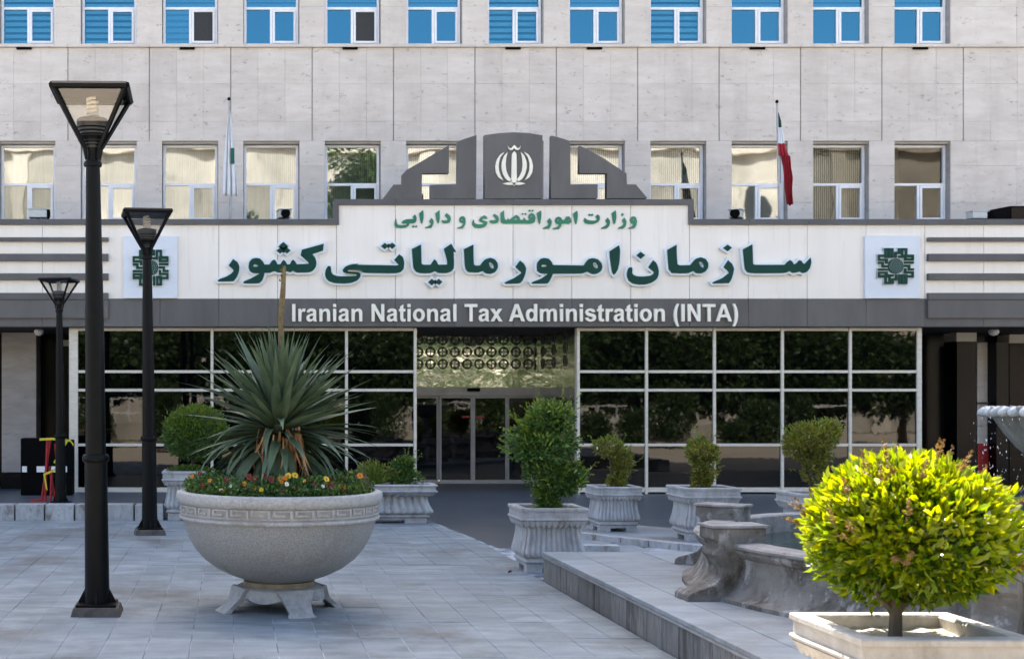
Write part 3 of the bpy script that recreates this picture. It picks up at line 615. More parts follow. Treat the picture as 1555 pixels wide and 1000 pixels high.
# --- the two logo boards
def logo(x0, y0, x1, y1, cxp, cyp):
    b = C(MB().box(fx(x0,y0,DF), fx(x1,y0,DF), DF-.06, DF-.001, fz((x0+x1)/2,y1,DF), fz((x0+x1)/2,y0,DF)), 'logo_board', M['board'], bevel=.004)
    c0 = (fx(cxp,cyp,DF), fz(cxp,cyp,DF)); s_ = 1/(8.336*sF)
    bars = [(-142,-223,-112,-105),(-142,-223,-72,-203),(-95,-223,-72,-106),(-55,-223,-33,-106),(-14,-178,8,-106),(-14,-178,46,-155),(30,-223,52,-155),(32,-130,90,-106),(68,-223,90,-106),(90,-223,142,-202),(118,-223,142,-140),(-142,-135,-95,-106)]
    mb = MB(); eb = MB()
    for r4 in range(4):
        ca, sa = math.cos(r4*math.pi/2), math.sin(r4*math.pi/2)
        for (u0,v0,u1,v1) in bars:
            for grow, yy0, yy1, tgt in ((4, DF-.105, DF-.083, mb), (13, DF-.083, DF-.062, eb)):
                p = [(u0-grow,v0-grow),(u1+grow,v0-grow),(u1+grow,v1+grow),(u0-grow,v1+grow)]
                q = [(c0[0]+(ca*a_-sa*b_)*s_, c0[1]-(sa*a_+ca*b_)*s_) for a_, b_ in p]
                tgt.prism(q, yy0+rnd.uniform(0,.004), yy1+(0 if tgt is mb else rnd.uniform(0,.003)))
    C(eb, 'logo_edge', M['pale_edge'], b); C(mb, 'logo', M['green_letter'], b)
    d = MB()
    ring = lambda ra, rb, yo: d.add([(c0[0]+r_*s_*math.cos(t_*math.pi/16), DF-yo, c0[1]+r_*s_*math.sin(t_*math.pi/16)) for r_ in (ra, rb) for t_ in range(32)], [(i, (i+1)%32, (i+1)%32+32, i+32) for i in range(32)])
    pol = [(c0[0]+97*s_*math.cos(t_*math.pi/16), c0[1]+97*s_*math.sin(t_*math.pi/16)) for t_ in range(32)]
    d.prism(pol, DF-.095, DF-.062); C(d, 'logo_disc', M['green_letter'], b)
    d = MB()
    for rr, nn, sz in ((78,18,4.5),(56,14,5),(32,9,4.5),(6,4,3)):
        for t_ in range(nn):
            an = 2*math.pi*t_/nn; px_, pz_ = c0[0]+rr*s_*math.cos(an), c0[1]+rr*s_*math.sin(an)
            d.prism([(px_+sz*s_*math.cos(an+q*math.pi/2), pz_+sz*s_*math.sin(an+q*math.pi/2)) for q in range(4)], DF-.099, DF-.0955)
    C(d, 'logo_rosette', M['pale_edge'], b)
logo(1309.5, 362, 1392, 457, 1354.8, 408.5); logo(186, 355.5, 267.5, 449.5, 227.5, 403.5)

# ------------------------------------------------------------------ glass front
sS = S(DS)
gf = thing('glass_front', 'black mirror-glass shopfront with pale metal bars on both sides of the doors', 'glass front', (0,DS,0))
def Gf(mb, name, m, parent=None, **k):
    mb.v = [(p[0], p[1]-DS, p[2]) for p in mb.v]; return mb.build(name, m, parent or gf, **k)
gx = lambda x: (x-PX)/sS
gz = lambda y: EYE+(PY-y)/sS
ZTOP = ZB - .014
hb = [gz(746), gz(675), gz(592), gz(564), gz(501)]
for side in ([112,220,322,425,526,630], [877.5,981,1084,1187,1290,1394.5]):
    for i, xx in enumerate(side):
        wdt = .05 if not (i in (0,) and xx < 200 or xx > 1390) else .16 if xx < 200 else .085
        Gf(MB().box(gx(xx)-wdt/2, gx(xx)+wdt/2, DS-.045, DS+.05, FL-.02, ZTOP), 'upright_bar', M['alu'], bevel=.004)
    for xa, xb in zip(side, side[1:]):
        x0, x1 = gx(xa)+.03, gx(xb)-.03
        if xa < 150: x0 += .05
        for zz, t in ((gz(743), .085), (hb[1], .05), (hb[2], .05), (hb[3], .05), (ZTOP-.028, .055)):
            Gf(MB().box(x0-.0005, x1+.0005, DS-.03, DS+.04, zz-t/2, zz+t/2), 'cross_bar', M['alu'], bevel=.003)
        lv = [gz(743)+.04, hb[1], hb[2], hb[3], ZTOP-.05]
        for z0, z1 in zip(lv, lv[1:]):
            o = Gf(MB().box(-(x1-x0)/2, (x1-x0)/2, DS-.004, DS+.004, -(z1-z0)/2, (z1-z0)/2), 'pane', M['black_glass'])
            o.location = ((x0+x1)/2, 0, (z0+z1)/2); o.rotation_euler = (rnd.uniform(-.004,.004), 0, rnd.uniform(-.005,.005))
# entrance recess
DD = 26.95; sD = S(DD)
dx = lambda x: (x-PX)/sD
dz = lambda y: EYE+(PY-y)/sD
xr0, xr1 = gx(630)+.03, gx(877.5)-.03
rec = thing('entrance_recess', 'mirror-steel lined entrance recess with rows of black square ornaments above the doors', 'entrance', (0,DD,0))
def Rc(mb, name, m, parent=None, **k):
    mb.v = [(p[0], p[1]-DD, p[2]) for p in mb.v]; return mb.build(name, m, parent or rec, **k)
zs0, zs1 = dz(588), 3.11
Rc(MB().box(xr0, xr1, DD-.05, DD+.05, zs0, zs1), 'steel_panel', M['steel'])
Rc(MB().box(xr1-.012, xr1+.028, DS+.06, DD-.055, FL, zs1), 'steel_side', M['steel'])
Rc(MB().box(xr0-.028, xr0+.012, DS+.06, DD-.055, FL, zs1), 'steel_side', M['steel'])
om = MB()
for q in range(4):
    m_ = Matrix.Rotation(q*math.pi/2, 4, 'Y')
    om.box(-.050, .050, -.020, 0, .062, .098, m_); om.box(-.024, .024, -.018, 0, .097, .108, m_); om.box(.049, .080, -.016, 0, .049, .080, m_); om.box(-.007, .007, -.012, -.002, .008, .062, m_)
om_me = om.mesh('ornament', M['orn'])
for r_ in range(3):
    for c_ in range(12):
        x = dx(634.5+18.5*c_)
        if x < xr1-.1 and x > xr0: obj('ornament', om_me, rec, (x, -.0515, dz(516+18.3*r_)))
    for c_ in range(3): obj('ornament', om_me, rec, (xr1-.014, -2.2+c_*.9, dz(516+18.3*r_)), (0,0,R(-90)))
door = thing('entrance_doors', 'grey-framed sliding glass doors under the steel panel', 'door', (0,DD,0))
def Dr(mb, name, m, parent=None, **k):
    mb.v = [(p[0], p[1]-DD, p[2]) for p in mb.v]; return mb.build(name, m, parent or door, **k)
zd = zs0-.002; fl2 = FL
Dr(MB().box(xr0, xr1, DD-.10, DD+.04, zd-.17, zd), 'header', M['alu_grey'], bevel=.005)
Dr(MB().box(dx(708), dx(727), DD-.16, DD-.10, zd-.08, zd-.01), 'sensor', M['black'], bevel=.01)
lx = [xr0, dx(666.5), dx(717.5), dx(770), xr1]
for i, (x0, x1) in enumerate(zip(lx, lx[1:])):
    yo = DD-.05 if i in (1, 2) else DD
    fr = MB(); t = .045
    fr.box(x0+.002, x0+t, yo, yo+.04, fl2, zd-.171); fr.box(x1-t, x1-.002, yo, yo+.04, fl2, zd-.171)
    fr.box(x0+t, x1-t, yo, yo+.04, fl2, fl2+.07); fr.box(x0+t, x1-t, yo, yo+.04, zd-.215, zd-.171)
    lf = Dr(fr, 'door_leaf', M['alu_grey'], bevel=.003)
    Dr(MB().box(x0+t-.003, x1-t+.003, yo+.016, yo+.024, fl2+.06, zd-.21), 'pane', M['black_glass'], lf)
    if i in (1, 2):
        xa = x1-t-.18 if i == 1 else x0+t+.02
        Dr(MB().box(xa, xa+.16, yo-.012, yo+.01, dz(634), dz(631)), 'handle', M['red'], lf)
Dr(MB().box(xr0, xr1, DD-.2, DD+.2, FL-.02, FL+.003), 'threshold', M['alu_grey'])

# ends of the ground floor, left and right of the glass
pil = thing('stone_pillar', 'pale stone pillar at the far left beside the glass front', 'pillar', (wx(28,25.2),25.2,0))
o = MB().box(-.32,.34,0,.6,.42,3.09).build('shaft', M['pillar_stone'], pil, bevel=.006); MB().box(-.33,.35,-.01,.6,.02,.417).build('plinth', M['black_granite'], pil, bevel=.006)
gw = thing('granite_wall', 'black polished granite wall in the porch at the far left', 'wall', (-4.4,25.9,0))
for i in range(5): MB().box(-3+i*.9, -2.104+i*.9, 0, .05, .05, 3.09).build('granite_slab', M['black_granite'], gw, bevel=.003)
MB().box(1.0,1.5,-.02,.06,2.86,2.98).build('capital_strip', M['cream_trim'], gw)
gr = thing('granite_wall', 'black polished granite wall in the dark porch right of the glass front', 'wall', (12.6,26.3,0))
for i in range(8): MB().box(i*.8, i*.8+.796, 0, .05, .05, 3.09).build('granite_slab', M['black_granite'], gr, bevel=.003)
def rp(name, label, x0, x1, D, m, extra=None, cat='pillar'):
    t = thing(name, label, cat, ((wx(x0,D)+wx(x1,D))/2, D, 0)); h = (wx(x1,D)-wx(x0,D))/2
    MB().box(-h, h, 0, .45, .06, 2.92).build('shaft', m, t, bevel=.006)
    if extra: MB().box(-h-.01, h+.01, -.01, .45, 2.92, 3.09).build('capital', extra, t, bevel=.004)
    return t, h
rp('granite_column', 'black granite column with cream capital right of the glass front', 1453, 1482, 25.2, M['black_granite'], M['cream_trim'])
t, h = rp('stone_pillar', 'narrow pale pillar with red foot board behind the fountain bowl', 1484, 1511, 25.6, M['travertine'])
MB().box(-h-.01, h+.01, -.03, -.001, .06, gz(677)).build('foot_board', M['red'], t); MB().box(-h-.02, h+.05, -.06, -.001, 1.73, 1.76).build('shelf_strip', M['plinth'], t)
rp('granite_column', 'black granite column at the right edge behind the fountain bowl', 1513, 1532, 25.3, M['black_granite'])
t, h = rp('granite_panel', 'brown granite panel at the far right edge of the porch', 1533, 1600, 25.9, M['brown_granite'], M['cream_trim'], 'wall panel')
o = MB().lathe([(.0,0),(.06,.02),(.09,.06),(.09,.10),(.07,.12)], 20).build('ceiling_lamp', M['white']); o.location = (wx(1509,24.6),24.6,ZB-.132)
tag(o, 'round white lamp under the canopy at the right end', 'lamp')
o = MB().lathe([(.0,0),(.06,.02),(.09,.06),(.09,.10),(.07,.12)], 20).build('ceiling_lamp', M['white']); o.location = (wx(59,24.6),24.6,ZB-.132)
tag(o, 'round white lamp under the canopy at the left end', 'lamp')

# ------------------------------------------------------------------ things on the canopy roof
def flagpole(x, ytop, D, label, lean):
    X = wx(x, D); zt = wz(ytop, D); z0 = ZS-.03
    t = thing('flagpole', label, 'flagpole', (X, D, z0)); t.rotation_euler = (0, -lean, 0)
    MB().tube([(0,0,0),(0,0,zt-z0)], [.026,.018], 10).build('pole', M['pole'], t, smooth=True)
    MB().lathe([(.0,0),(.028,.01),(.032,.03),(.02,.06),(0,.065)], 10).build('finial', M['black'], t).location = (0,0,zt-z0)
    MB().box(-.08,.08,-.08,.08,0,.02).build('base_plate', M['pole'], t)
    return t
def drape(name, parent, prof, mats, amp=.05, nf=5):
    """hanging cloth: prof = list of (z, x_left, x_right, material index)"""
    mb = MB(); n = 26; rows = []
    for i in range(len(prof)-1):
        for s_ in range(5):
            u = s_/5; a0, b0 = prof[i], prof[i+1]
            rows.append((a0[0]+(b0[0]-a0[0])*u, a0[1]+(b0[1]-a0[1])*u, a0[2]+(b0[2]-a0[2])*u, a0[3]))
    rows.append(prof[-1])
    for ri, (z, xa, xb, mi) in enumerate(rows):
        for q in range(n+1):
            u = q/n; ph = u*math.pi*2*nf
            wdt = min(1, (xb-xa)/.14)
            mb.v.append((xa+(xb-xa)*u+.012*wdt*math.sin(ph*1.0+ri*.25), amp*wdt*math.sin(ph+.8+ri*.12)+.01, z+.02*math.sin(ph*.5)*wdt*(ri/len(rows))))
    ms = []
    for ri in range(len(rows)-1):
        for q in range(n):
            i0 = ri*(n+1)+q; mb.f.append((i0, i0+1, i0+n+2, i0+n+1)); ms.append(rows[ri][3])
    me = mb.mesh(name, None, 'all')
    for m_ in mats: me.materials.append(m_)
    me.polygons.foreach_set('material_index', ms)
    o = obj(name, me, parent); sm = o.modifiers.new('thick', 'SOLIDIFY'); sm.thickness = .004
    return o
DFl = 24.6; k_ = 1/(4.875*S(DFl))
t = flagpole(1184, 157, DFl, 'grey pole with the limp green, white and red flag on the canopy roof', .022)
zf = lambda v: wz(140+v/4.875, DFl)-(ZS-.03)
drape('flag', t, [(zf(150),.01,.03,0),(zf(215),.01,.075,0),(zf(262),.01,.085,1),(zf(320),.01,.115,1),(zf(382),.0,.13,2),(zf(470),.0,.19,2),(zf(478),.06,.20,2),(zf(560),.10,.22,2),(zf(640),.12,.255,2),(zf(720),.125,.25,2),(zf(835),.155,.265,2)], [M['flag_green'], M['flag_white'], M['flag_red']], .05, 3)
k2 = S(DFl)
t = flagpole(350, 153, DFl, 'thin pole with a limp white flag bearing a green mark, left on the canopy roof', .012)
zf = lambda y: wz(y, DFl)-(ZS-.03)
f_ = drape('flag', t, [(zf(160),-.014,.014,0),(zf(190),-.04,.04,0),(zf(215),-.075,.07,0),(zf(250),-.11,.11,0),(zf(275),-.125,.135,0),(zf(298),-.14,.15,0)], [M['flag_white']], .05, 3)
MB().box(.02,.09,-.075,-.068,zf(250),zf(226)).build('emblem', M['flag_green'], f_)
def cctv(x, y, label, face, size=1.0, boxonly=False):
    D = 24.2; X = wx(x, D); z0 = ZS-.028
    t = thing('security_camera', label, 'camera', (X, D, z0), face, 'cameras on the canopy roof'); t.scale = (size,)*3
    MB().tube([(0,0,0),(0,0,.10)], .02, 8).build('bracket', M['black'], t)
    MB().box(-.11,.11,-.16,.16,.10,.24).build('housing', M['cctv'], t, bevel=.015)
    MB().box(-.125,.125,-.20,.17,.241,.256).build('hood', M['cctv'], t, bevel=.004)
    MB().lathe([(.0,0),(.085,0),(.085,.03),(.06,.045),(.045,.03),(0,.03)], 20, caps=False).build('lens', M['black'], t, smooth=True)
    l = t.children[-1]; l.rotation_euler = (R(90),0,0); l.location = (0,-.161,.17)
cctv(431, 327, 'security camera on the roof edge below the fourth window from the left', .15)
cctv(1118, 327, 'security camera on the roof edge left of the tricolour flag pole', -.5)
cctv(58, 322, 'pale security camera on the roof edge at the far left', 1.6, 1.05); cctv(1483, 332, 'pale greenish floodlight camera on the roof edge left of the black box', 1.7, .9)
ac = thing('rooftop_unit', 'black box-shaped unit on the canopy roof at the right edge', 'roof unit', (wx(1511,24.5),24.5,ZS-.029))
MB().add([(0,0,0),(1.0,0,0),(1.0,.8,0),(0,.8,0),(0,0,.32),(.28,0,.38),(1.0,0,.38),(1.0,.8,.38),(0,.8,.34)],[(3,2,1,0),(0,1,6,5,4),(1,2,7,6),(2,3,8,7),(3,0,4,8),(4,5,6,7,8)]).build('casing', M['black'], ac, bevel=.006)
MB().box(.30,.97,-.012,-.001,.03,.34).build('side_panel', M['brown_granite'], ac)

# ------------------------------------------------------------------ street lamps
def lamp(label, X, Y, H, s_, rz, lean, z0=0, plinth=True):
    t = thing('street_lamp', label, 'street lamp', (X, Y, z0), rz, 'black plaza lamps')
    def T(mb, name, m, p=None, **k):
        mb.v = [((q[0]-lean*q[2])*1.0, q[1], q[2]) for q in mb.v]; return mb.build(name, m, p or t, **k)
    bz = .07 if plinth else .0
    if plinth: T(MB().add([(-.21,-.21,-.02),(.21,-.21,-.02),(.21,.21,-.02),(-.21,.21,-.02),(-.185,-.185,.072),(.185,-.185,.072),(.185,.185,.072),(-.185,.185,.072)], [(3,2,1,0),(4,5,6,7),(0,1,5,4),(1,2,6,5),(2,3,7,6),(3,0,4,7)]), 'plinth', M['plinth'], bevel=.01)
    r = s_
    T(MB().box(-.165*r,.165*r,-.165*r,.165*r,bz,bz+.025*r), 'base_plate', M['black_paint'], bevel=.004)
    g = MB()
    for q in range(4):
        an = q*math.pi/2; m_ = Matrix.Rotation(an,4,'Z')
        vs = [m_ @ Vector(p) for p in [(.09*r,-.008,bz+.025*r),(.16*r,-.008,bz+.025*r),(.095*r,-.008,bz+.15*r),(.09*r,.008,bz+.025*r),(.16*r,.008,bz+.025*r),(.095*r,.008,bz+.15*r)]]
        g.add(vs, [(0,1,2),(5,4,3),(0,3,4,1),(1,4,5,2),(2,5,3,0)])
    T(g, 'gusset', M['black_paint'])
    zr = 1.29*H/4.36; zn = H-.62*r
    T(MB().lathe([(.106*r,bz+.02),(.102*r,.3),(.094*r,zr-.03),(.094*r,zr)], 28), 'lower_post', M['black_paint'], smooth=True)
    T(MB().lathe([(.094*r,zr-.035),(.108*r,zr-.03),(.114*r,zr-.01),(.114*r,zr+.012),(.106*r,zr+.03),(.086*r,zr+.034)], 28), 'ring', M['black_paint'], smooth=True)
    T(MB().lathe([(.086*r,zr+.02),(.078*r,(zr+zn)/2),(.059*r,zn)], 28), 'upper_post', M['black_paint'], smooth=True)
    T(MB().lathe([(.059*r,zn-.035*r),(.074*r,zn-.03*r),(.078*r,zn-.01*r),(.072*r,zn+.01*r),(.058*r,zn+.014*r)], 28), 'collar', M['black_paint'], smooth=True)
    T(MB().lathe([(.056*r,zn),(.05*r,zn+.08*r),(.062*r,zn+.13*r),(.10*r,zn+.20*r),(.115*r,zn+.215*r)], 20), 'neck', M['black_paint'], smooth=True)
    # inverted pyramid lantern
    zb_, zt_ = zn+.12*r, H-.03*r; hb_, ht = .062*r, .300*r
    cs = [(-1,-1),(1,-1),(1,1),(-1,1)]
    for q in range(4):
        (ax,ay),(bx,by) = cs[q], cs[(q+1)%4]
        T(MB().tube([(ax*.05*r,ay*.05*r,zn+.02),(ax*hb_,ay*hb_,zb_),(ax*ht,ay*ht,zt_)], [.012*r,.02*r,.024*r], 6), 'corner_bar', M['black_paint'])
        T(MB().tube([(ax*ht,ay*ht,zt_-.012),(bx*ht,by*ht,zt_-.012)], .030*r, 6), 'top_bar', M['black_paint'])
        i_ = .965
        p0, p1, p2, p3 = [Vector(v) for v in ((ax*hb_*i_,ay*hb_*i_,zb_),(bx*hb_*i_,by*hb_*i_,zb_),(bx*ht*i_,by*ht*i_,zt_),(ax*ht*i_,ay*ht*i_,zt_))]
        l0, l1 = p0.lerp(p3,.42), p1.lerp(p2,.42)
        T(MB().add([l0,l1,p2,p3],[(0,1,2,3)]), 'glass_panel', M['lamp_glass'])
    T(MB().add([(-ht*1.05,-ht*1.05,zt_),(ht*1.05,-ht*1.05,zt_),(ht*1.05,ht*1.05,zt_),(-ht*1.05,ht*1.05,zt_),(-ht*.7,-ht*.7,H),(ht*.7,-ht*.7,H),(ht*.7,ht*.7,H),(-ht*.7,ht*.7,H)], [(3,2,1,0),(4,5,6,7),(0,1,5,4),(1,2,6,5),(2,3,7,6),(3,0,4,7)]), 'top_cap', M['black_paint'])
    fin = MB()
    for q in range(6): fin.lathe([(.055*r+.012*r*q,zn+.12*r+.028*r*q),(.066*r+.012*r*q,zn+.122*r+.028*r*q),(.066*r+.012*r*q,zn+.138*r+.028*r*q),(.055*r+.012*r*q,zn+.14*r+.028*r*q)], 20)
    T(fin, 'cooling_fins', M['black_plastic'], smooth=True)
    T(MB().lathe([(.125*r,zn+.29*r),(.13*r,zn+.30*r),(.13*r,zn+.355*r),(.12*r,zn+.365*r),(0.01,zn+.365*r)], 22), 'bulb_holder', M['black_plastic'], smooth=True)
    sp = [(.042*r*math.cos(t_*.9), .042*r*math.sin(t_*.9), zn+.365*r+.17*r*t_/34) for t_ in range(35)]
    T(MB().tube(sp, .014*r, 6), 'bulb', M['cfl'], smooth=True)
    return t
lamp('tallest black street lamp in the left foreground, nearest to the viewer', -1.134, 10.95, 4.36, 1.0, R(1.5), .010)
lamp('middle black street lamp standing on the paving just behind the nearest one', -1.118, 17.55, 4.31, 1.0, R(7.5), .010)
lamp('smallest black street lamp on the porch kerb at the far left', -2.66, 20.25, 3.45, .80, R(-10), .008, .215, False)

# ------------------------------------------------------------------ barrier and bins at the far left
t = thing('waste_bin', 'black bins with white labels behind the barrier at the far left', 'bin', (-3.33, 22.6, .16))
MB().box(-.33,.12,0,.4,0,.98).build('bin_body', M['black'], t, bevel=.02); MB().box(.14,.55,.02,.42,0,.95).build('bin_body', M['black'], t, bevel=.02)
for x0, x1 in ((-.30,-.22),(-.05,.09),(.20,.29),(.34,.47)): MB().box(x0,x1,-.02,-.001,.40,.50).build('label_plate', M['white'], t)
t = thing('folding_barrier', 'red folding barrier posts tied with yellow tape beside the smallest lamp', 'barrier', (-2.83, 20.6, .205))
for x0, x1, h in ((-.12,-.02,1.0),(-.18,.02,.96),(.04,.0,.55),(.12,.10,.9),(-.03,.05,.5)): MB().tube([(x0,rnd.uniform(-.05,.05),0),(x1-.06,rnd.uniform(-.05,.05),h)], .02, 8).build('barrier_post', M['red'], t)
MB().box(-.35,-.1,-.03,.03,0,.035).build('foot_rail', M['red'], t)
tp = MB(); pts = [(-.2,-.06,.99),(.0,-.07,1.0),(.16,-.05,.98),(.28,-.04,.97),(.33,-.04,.90)]
for a0, b0 in zip(pts, pts[1:]): tp.add([a0, b0, (b0[0],b0[1],b0[2]-.035), (a0[0],a0[1],a0[2]-.035)], [(0,1,2,3)])
pts = [(.22,-.06,.98),(.10,-.08,.75),(.02,-.07,.62),(.12,-.08,.55),(-.14,-.07,.44),(-.10,-.07,.2)]
for a0, b0 in zip(pts, pts[1:]): tp.add([a0, b0, (b0[0]+.03,b0[1],b0[2]-.025), (a0[0]+.03,a0[1],a0[2]-.025)], [(0,1,2,3)])
o = tp.build('tape', M['yellow'], t); o.modifiers.new('thick','SOLIDIFY').thickness = .004

# ------------------------------------------------------------------ planters
def ring_sq(hw, hd, n_side, fl=0, nfl=11, rc=.03):
    pts = []
    cs = [(1,-1),(1,1),(-1,1),(-1,-1)]
    for q in range(4):
        (ax,ay),(bx,by) = cs[q-1], cs[q]
        nx, ny = ((ax+bx)/2, (ay+by)/2)
        for i in range(n_side):
            u = i/n_side; x = (ax+(bx-ax)*u)*hw; y = (ay+(by-ay)*u)*hd
            off = fl*(abs(math.sin(math.pi*nfl*u))**.7-.6) if fl else 0
            e_ = min(u, 1-u)*2*max(hw,hd); pull = max(0, 1-e_/rc)**2*rc*.45 if rc else 0
            pts.append((x+nx*(off-pull), y+ny*(off-pull)))
    return pts
def loft(rings):
    mb = MB(); n = len(rings[0][0]); 
    for pts, z in rings: mb.v += [(p[0],p[1],z) for p in pts]
    for i in range(len(rings)-1):
        for k in range(n):
            k2 = (k+1)%n; mb.f.append((i*n+k, i*n+k2, (i+1)*n+k2, (i+1)*n+k))
    return mb
def planter(label, X, Y, W, Dp, H, rz=0, m=None, soil=None, z0=0, scal=True):
    """X,Y = near left rim corner seen from the camera"""
    m = m or M['concrete']
    t = thing('stone_planter', label, 'planter', (X+W/2, Y+Dp/2, z0), rz, 'cast stone planters')
    a0, b0 = W/2, Dp/2; ins = .12*W if W < 1 else .10
    def rg(q, z, fl=0, n=44, rc=.03): return (ring_sq(a0-(1-q)*W/2, b0-(1-q)*W/2, n, fl, 11, rc), z*H)
    # rim frame
    mb = loft([rg(1,.955,n=12,rc=.012), rg(1,.99,n=12,rc=.012), rg(.985,1.0,n=12,rc=.012), (ring_sq(a0-ins+.01,b0-ins+.01,12,0,1,.01),H), (ring_sq(a0-ins,b0-ins,12,0,1,.01),H-.012), (ring_sq(a0-ins,b0-ins,12,0,1,.01),.80*H)])
    mb.build('rim', m, t, smooth=True)
    loft([rg(.965,.80,n=12,rc=.012), rg(.965,.957,n=12,rc=.012)]).build('frieze', m, t)
    fr = MB(); nb = max(5, int(W/.075)); 
    for side in range(4):
        hw, hd = (a0, b0) if side % 2 == 0 else (b0, a0)
        m_ = Matrix.Rotation(side*math.pi/2, 4, 'Z')
        for i in range(nb):
            u = -hw+.035+(2*hw-.07)*(i+.5)/nb
            yv = -hd+.0175*W/.7
            vs = [m_ @ Vector((u+.024*math.cos(q*math.pi/4), yv+.004, H*.885+.028*math.sin(q*math.pi/4))) for q in range(8)] + [m_ @ Vector((u, yv-.012, H*.885))]
            fr.add(vs, [(q, (q+1)%8, 8) for q in range(8)])
    fr.build('frieze_relief', m, t, smooth=True)
    loft([rg(.965,.80,n=12,rc=.012), rg(1.0,.81,n=12,rc=.012), rg(1.005,.83,n=12,rc=.012), rg(.99,.845,n=12,rc=.012), rg(.965,.846,n=12,rc=.012)]).build('bead', m, t, smooth=True)
    # scalloped apron
    top = ring_sq(a0*.985, b0*.985, 44, 0, 11, .03); top = [(p[0],p[1],.80*H) for p in top]
    low = []
    for k, p in enumerate(ring_sq(a0-.045*W, b0-.045*W, 44, 0, 11, .03)): u = (k % 44)/44; low.append((p[0],p[1],H*(.745-.045*abs(math.sin(math.pi*11*u)))))
    inn = [(p[0],p[1],.73*H) for p in ring_sq(a0-.11*W, b0-.11*W, 44, 0, 11, .03)]
    mb = MB(); mb.v = top+low+inn; n = 176
    for i in range(2):
        for k in range(n): k2 = (k+1)%n; mb.f.append(((i+1)*n+k, (i+1)*n+k2, i*n+k2, i*n+k))
    mb.build('scalloped_apron', m, t, smooth=True)
    fl = .030*W/.7
    loft([rg(.80,.735,fl*.5), rg(.785,.66,fl*.8), rg(.79,.58,fl), rg(.815,.48,fl), rg(.855,.39,fl), rg(.885,.32,fl), rg(.885,.28,fl), rg(.86,.25,fl*.8), rg(.82,.232,fl*.4), rg(.79,.228,0)]).build('fluted_body', m, t, smooth='all')
    loft([rg(.79,.14,n=12,rc=.01), rg(.83,.15,n=12,rc=.01), rg(.855,.165,n=12,rc=.01), rg(.855,.18,n=12,rc=.01), rg(.82,.195,n=12,rc=.01), rg(.82,.225,n=12,rc=.01), rg(.79,.232,n=12,rc=.01)]).build('base_moulding', m, t, smooth=True)
    fa, fb = a0-.105*W, b0-.105*W
    MB().box(-fa+.03, fa-.03, -fb+.03, fb-.03, .075*H, .142*H).build('base_slab', m, t)
    for sx in (-1,1):
        for sy in (-1,1):
            x0, x1 = sorted((sx*fa, sx*fa*.42)); y0, y1 = sorted((sy*fb, sy*fb*.42))
            MB().box(x0, x1, y0, y1, -.005, .143*H).build('foot', m, t, bevel=.006)
    for sy in (-1,1): MB().box(-fa*.421, fa*.421, *sorted((sy*fb*.985, sy*fb*.7)), .085*H, .1425*H).build('foot_arch', m, t)
    for sx in (-1,1): MB().box(*sorted((sx*fa*.985, sx*fa*.7)), -fb*.421, fb*.421, .085*H, .1425*H).build('foot_arch', m, t)
    g = MB(); n = 12
    for j in range(n+1):
        for i in range(n+1): g.v.append((-(a0-ins)+2*(a0-ins)*i/n, -(b0-ins)+2*(b0-ins)*j/n, H*.90+rnd.uniform(-.012,.014)))
    for j in range(n):
        for i in range(n): q = j*(n+1)+i; g.f.append((q,q+1,q+n+2,q+n+1))
    g.build('soil', soil or M['soil'], t, smooth=True)
    return t
planter('square fluted stone planter at the platform corner holding the tall green bush', 2.94, 13.46, .70, .70, .67)
planter('smaller square stone planter on the kerb holding the thin crooked bush', 4.71, 17.1, .61, .61, .585, z0=.07)
planter('square stone planter on the kerb left of the fountain holding the thin upright bush', 5.44, 15.9, .70, .70, .65, z0=.07)
planter('square stone planter half hidden behind the fountain and the sunlit bush', 6.38, 14.85, .70, .70, .65, z0=.07)
planter('stone planter with the round green bush behind the bowl, next to the middle lamp', -1.07, 19.56, .82, .70, .73)
planter('oblong stone planter with low mixed shrubs just right of the granite bowl', 1.55, 19.0, 1.40, .60, .565)
planter('sunlit square stone planter in the bottom right corner', 2.862, 6.0, .82, .80, .67, m=M['concrete_warm'], soil=M['pale_soil'])

# ------------------------------------------------------------------ plants
def leaf(mb, p, d, up, L, W, fold=.25, bend=.0):
    d = d.normalized(); s_ = d.cross(up)
    if s_.length < 1e-3: s_ = d.orthogonal()
    s_.normalize(); nn = s_.cross(d)
    if L > .05 and L < .09:                    # big leaf: oval outline
        a_, b_ = p+d*L*.28, p+d*L*.68
        mb.add([p, a_+s_*W*.42+nn*W*fold, b_+s_*W*.46+nn*W*fold-nn*bend*L*.4, p+d*L-nn*bend*L, b_-s_*W*.46+nn*W*fold-nn*bend*L*.4, a_-s_*W*.42+nn*W*fold, a_, b_-nn*bend*L*.4], [(0,1,6),(1,2,7,6),(2,3,7),(3,4,7),(4,5,6,7),(5,0,6)])
        return
    mid = p + d*L*.48
    mb.add([p, mid+s_*W/2+nn*W*fold, p+d*L-nn*bend*L, mid-s_*W/2+nn*W*fold, mid], [(0,1,4),(1,2,4),(0,4,3),(4,2,3)])
def rv(r): 
    while True:
        v = Vector((r.uniform(-1,1), r.uniform(-1,1), r.uniform(-1,1)))
        if .05 < v.length < 1: return v.normalized()
def lumpy(seed, n=10, amp=.22):
    r = random.Random(seed); ax = [(rv(r), r.uniform(-amp, amp)) for _ in range(n)]
    return lambda d: 1 + sum(a*max(0, d.dot(v))**5 for v, a in ax)
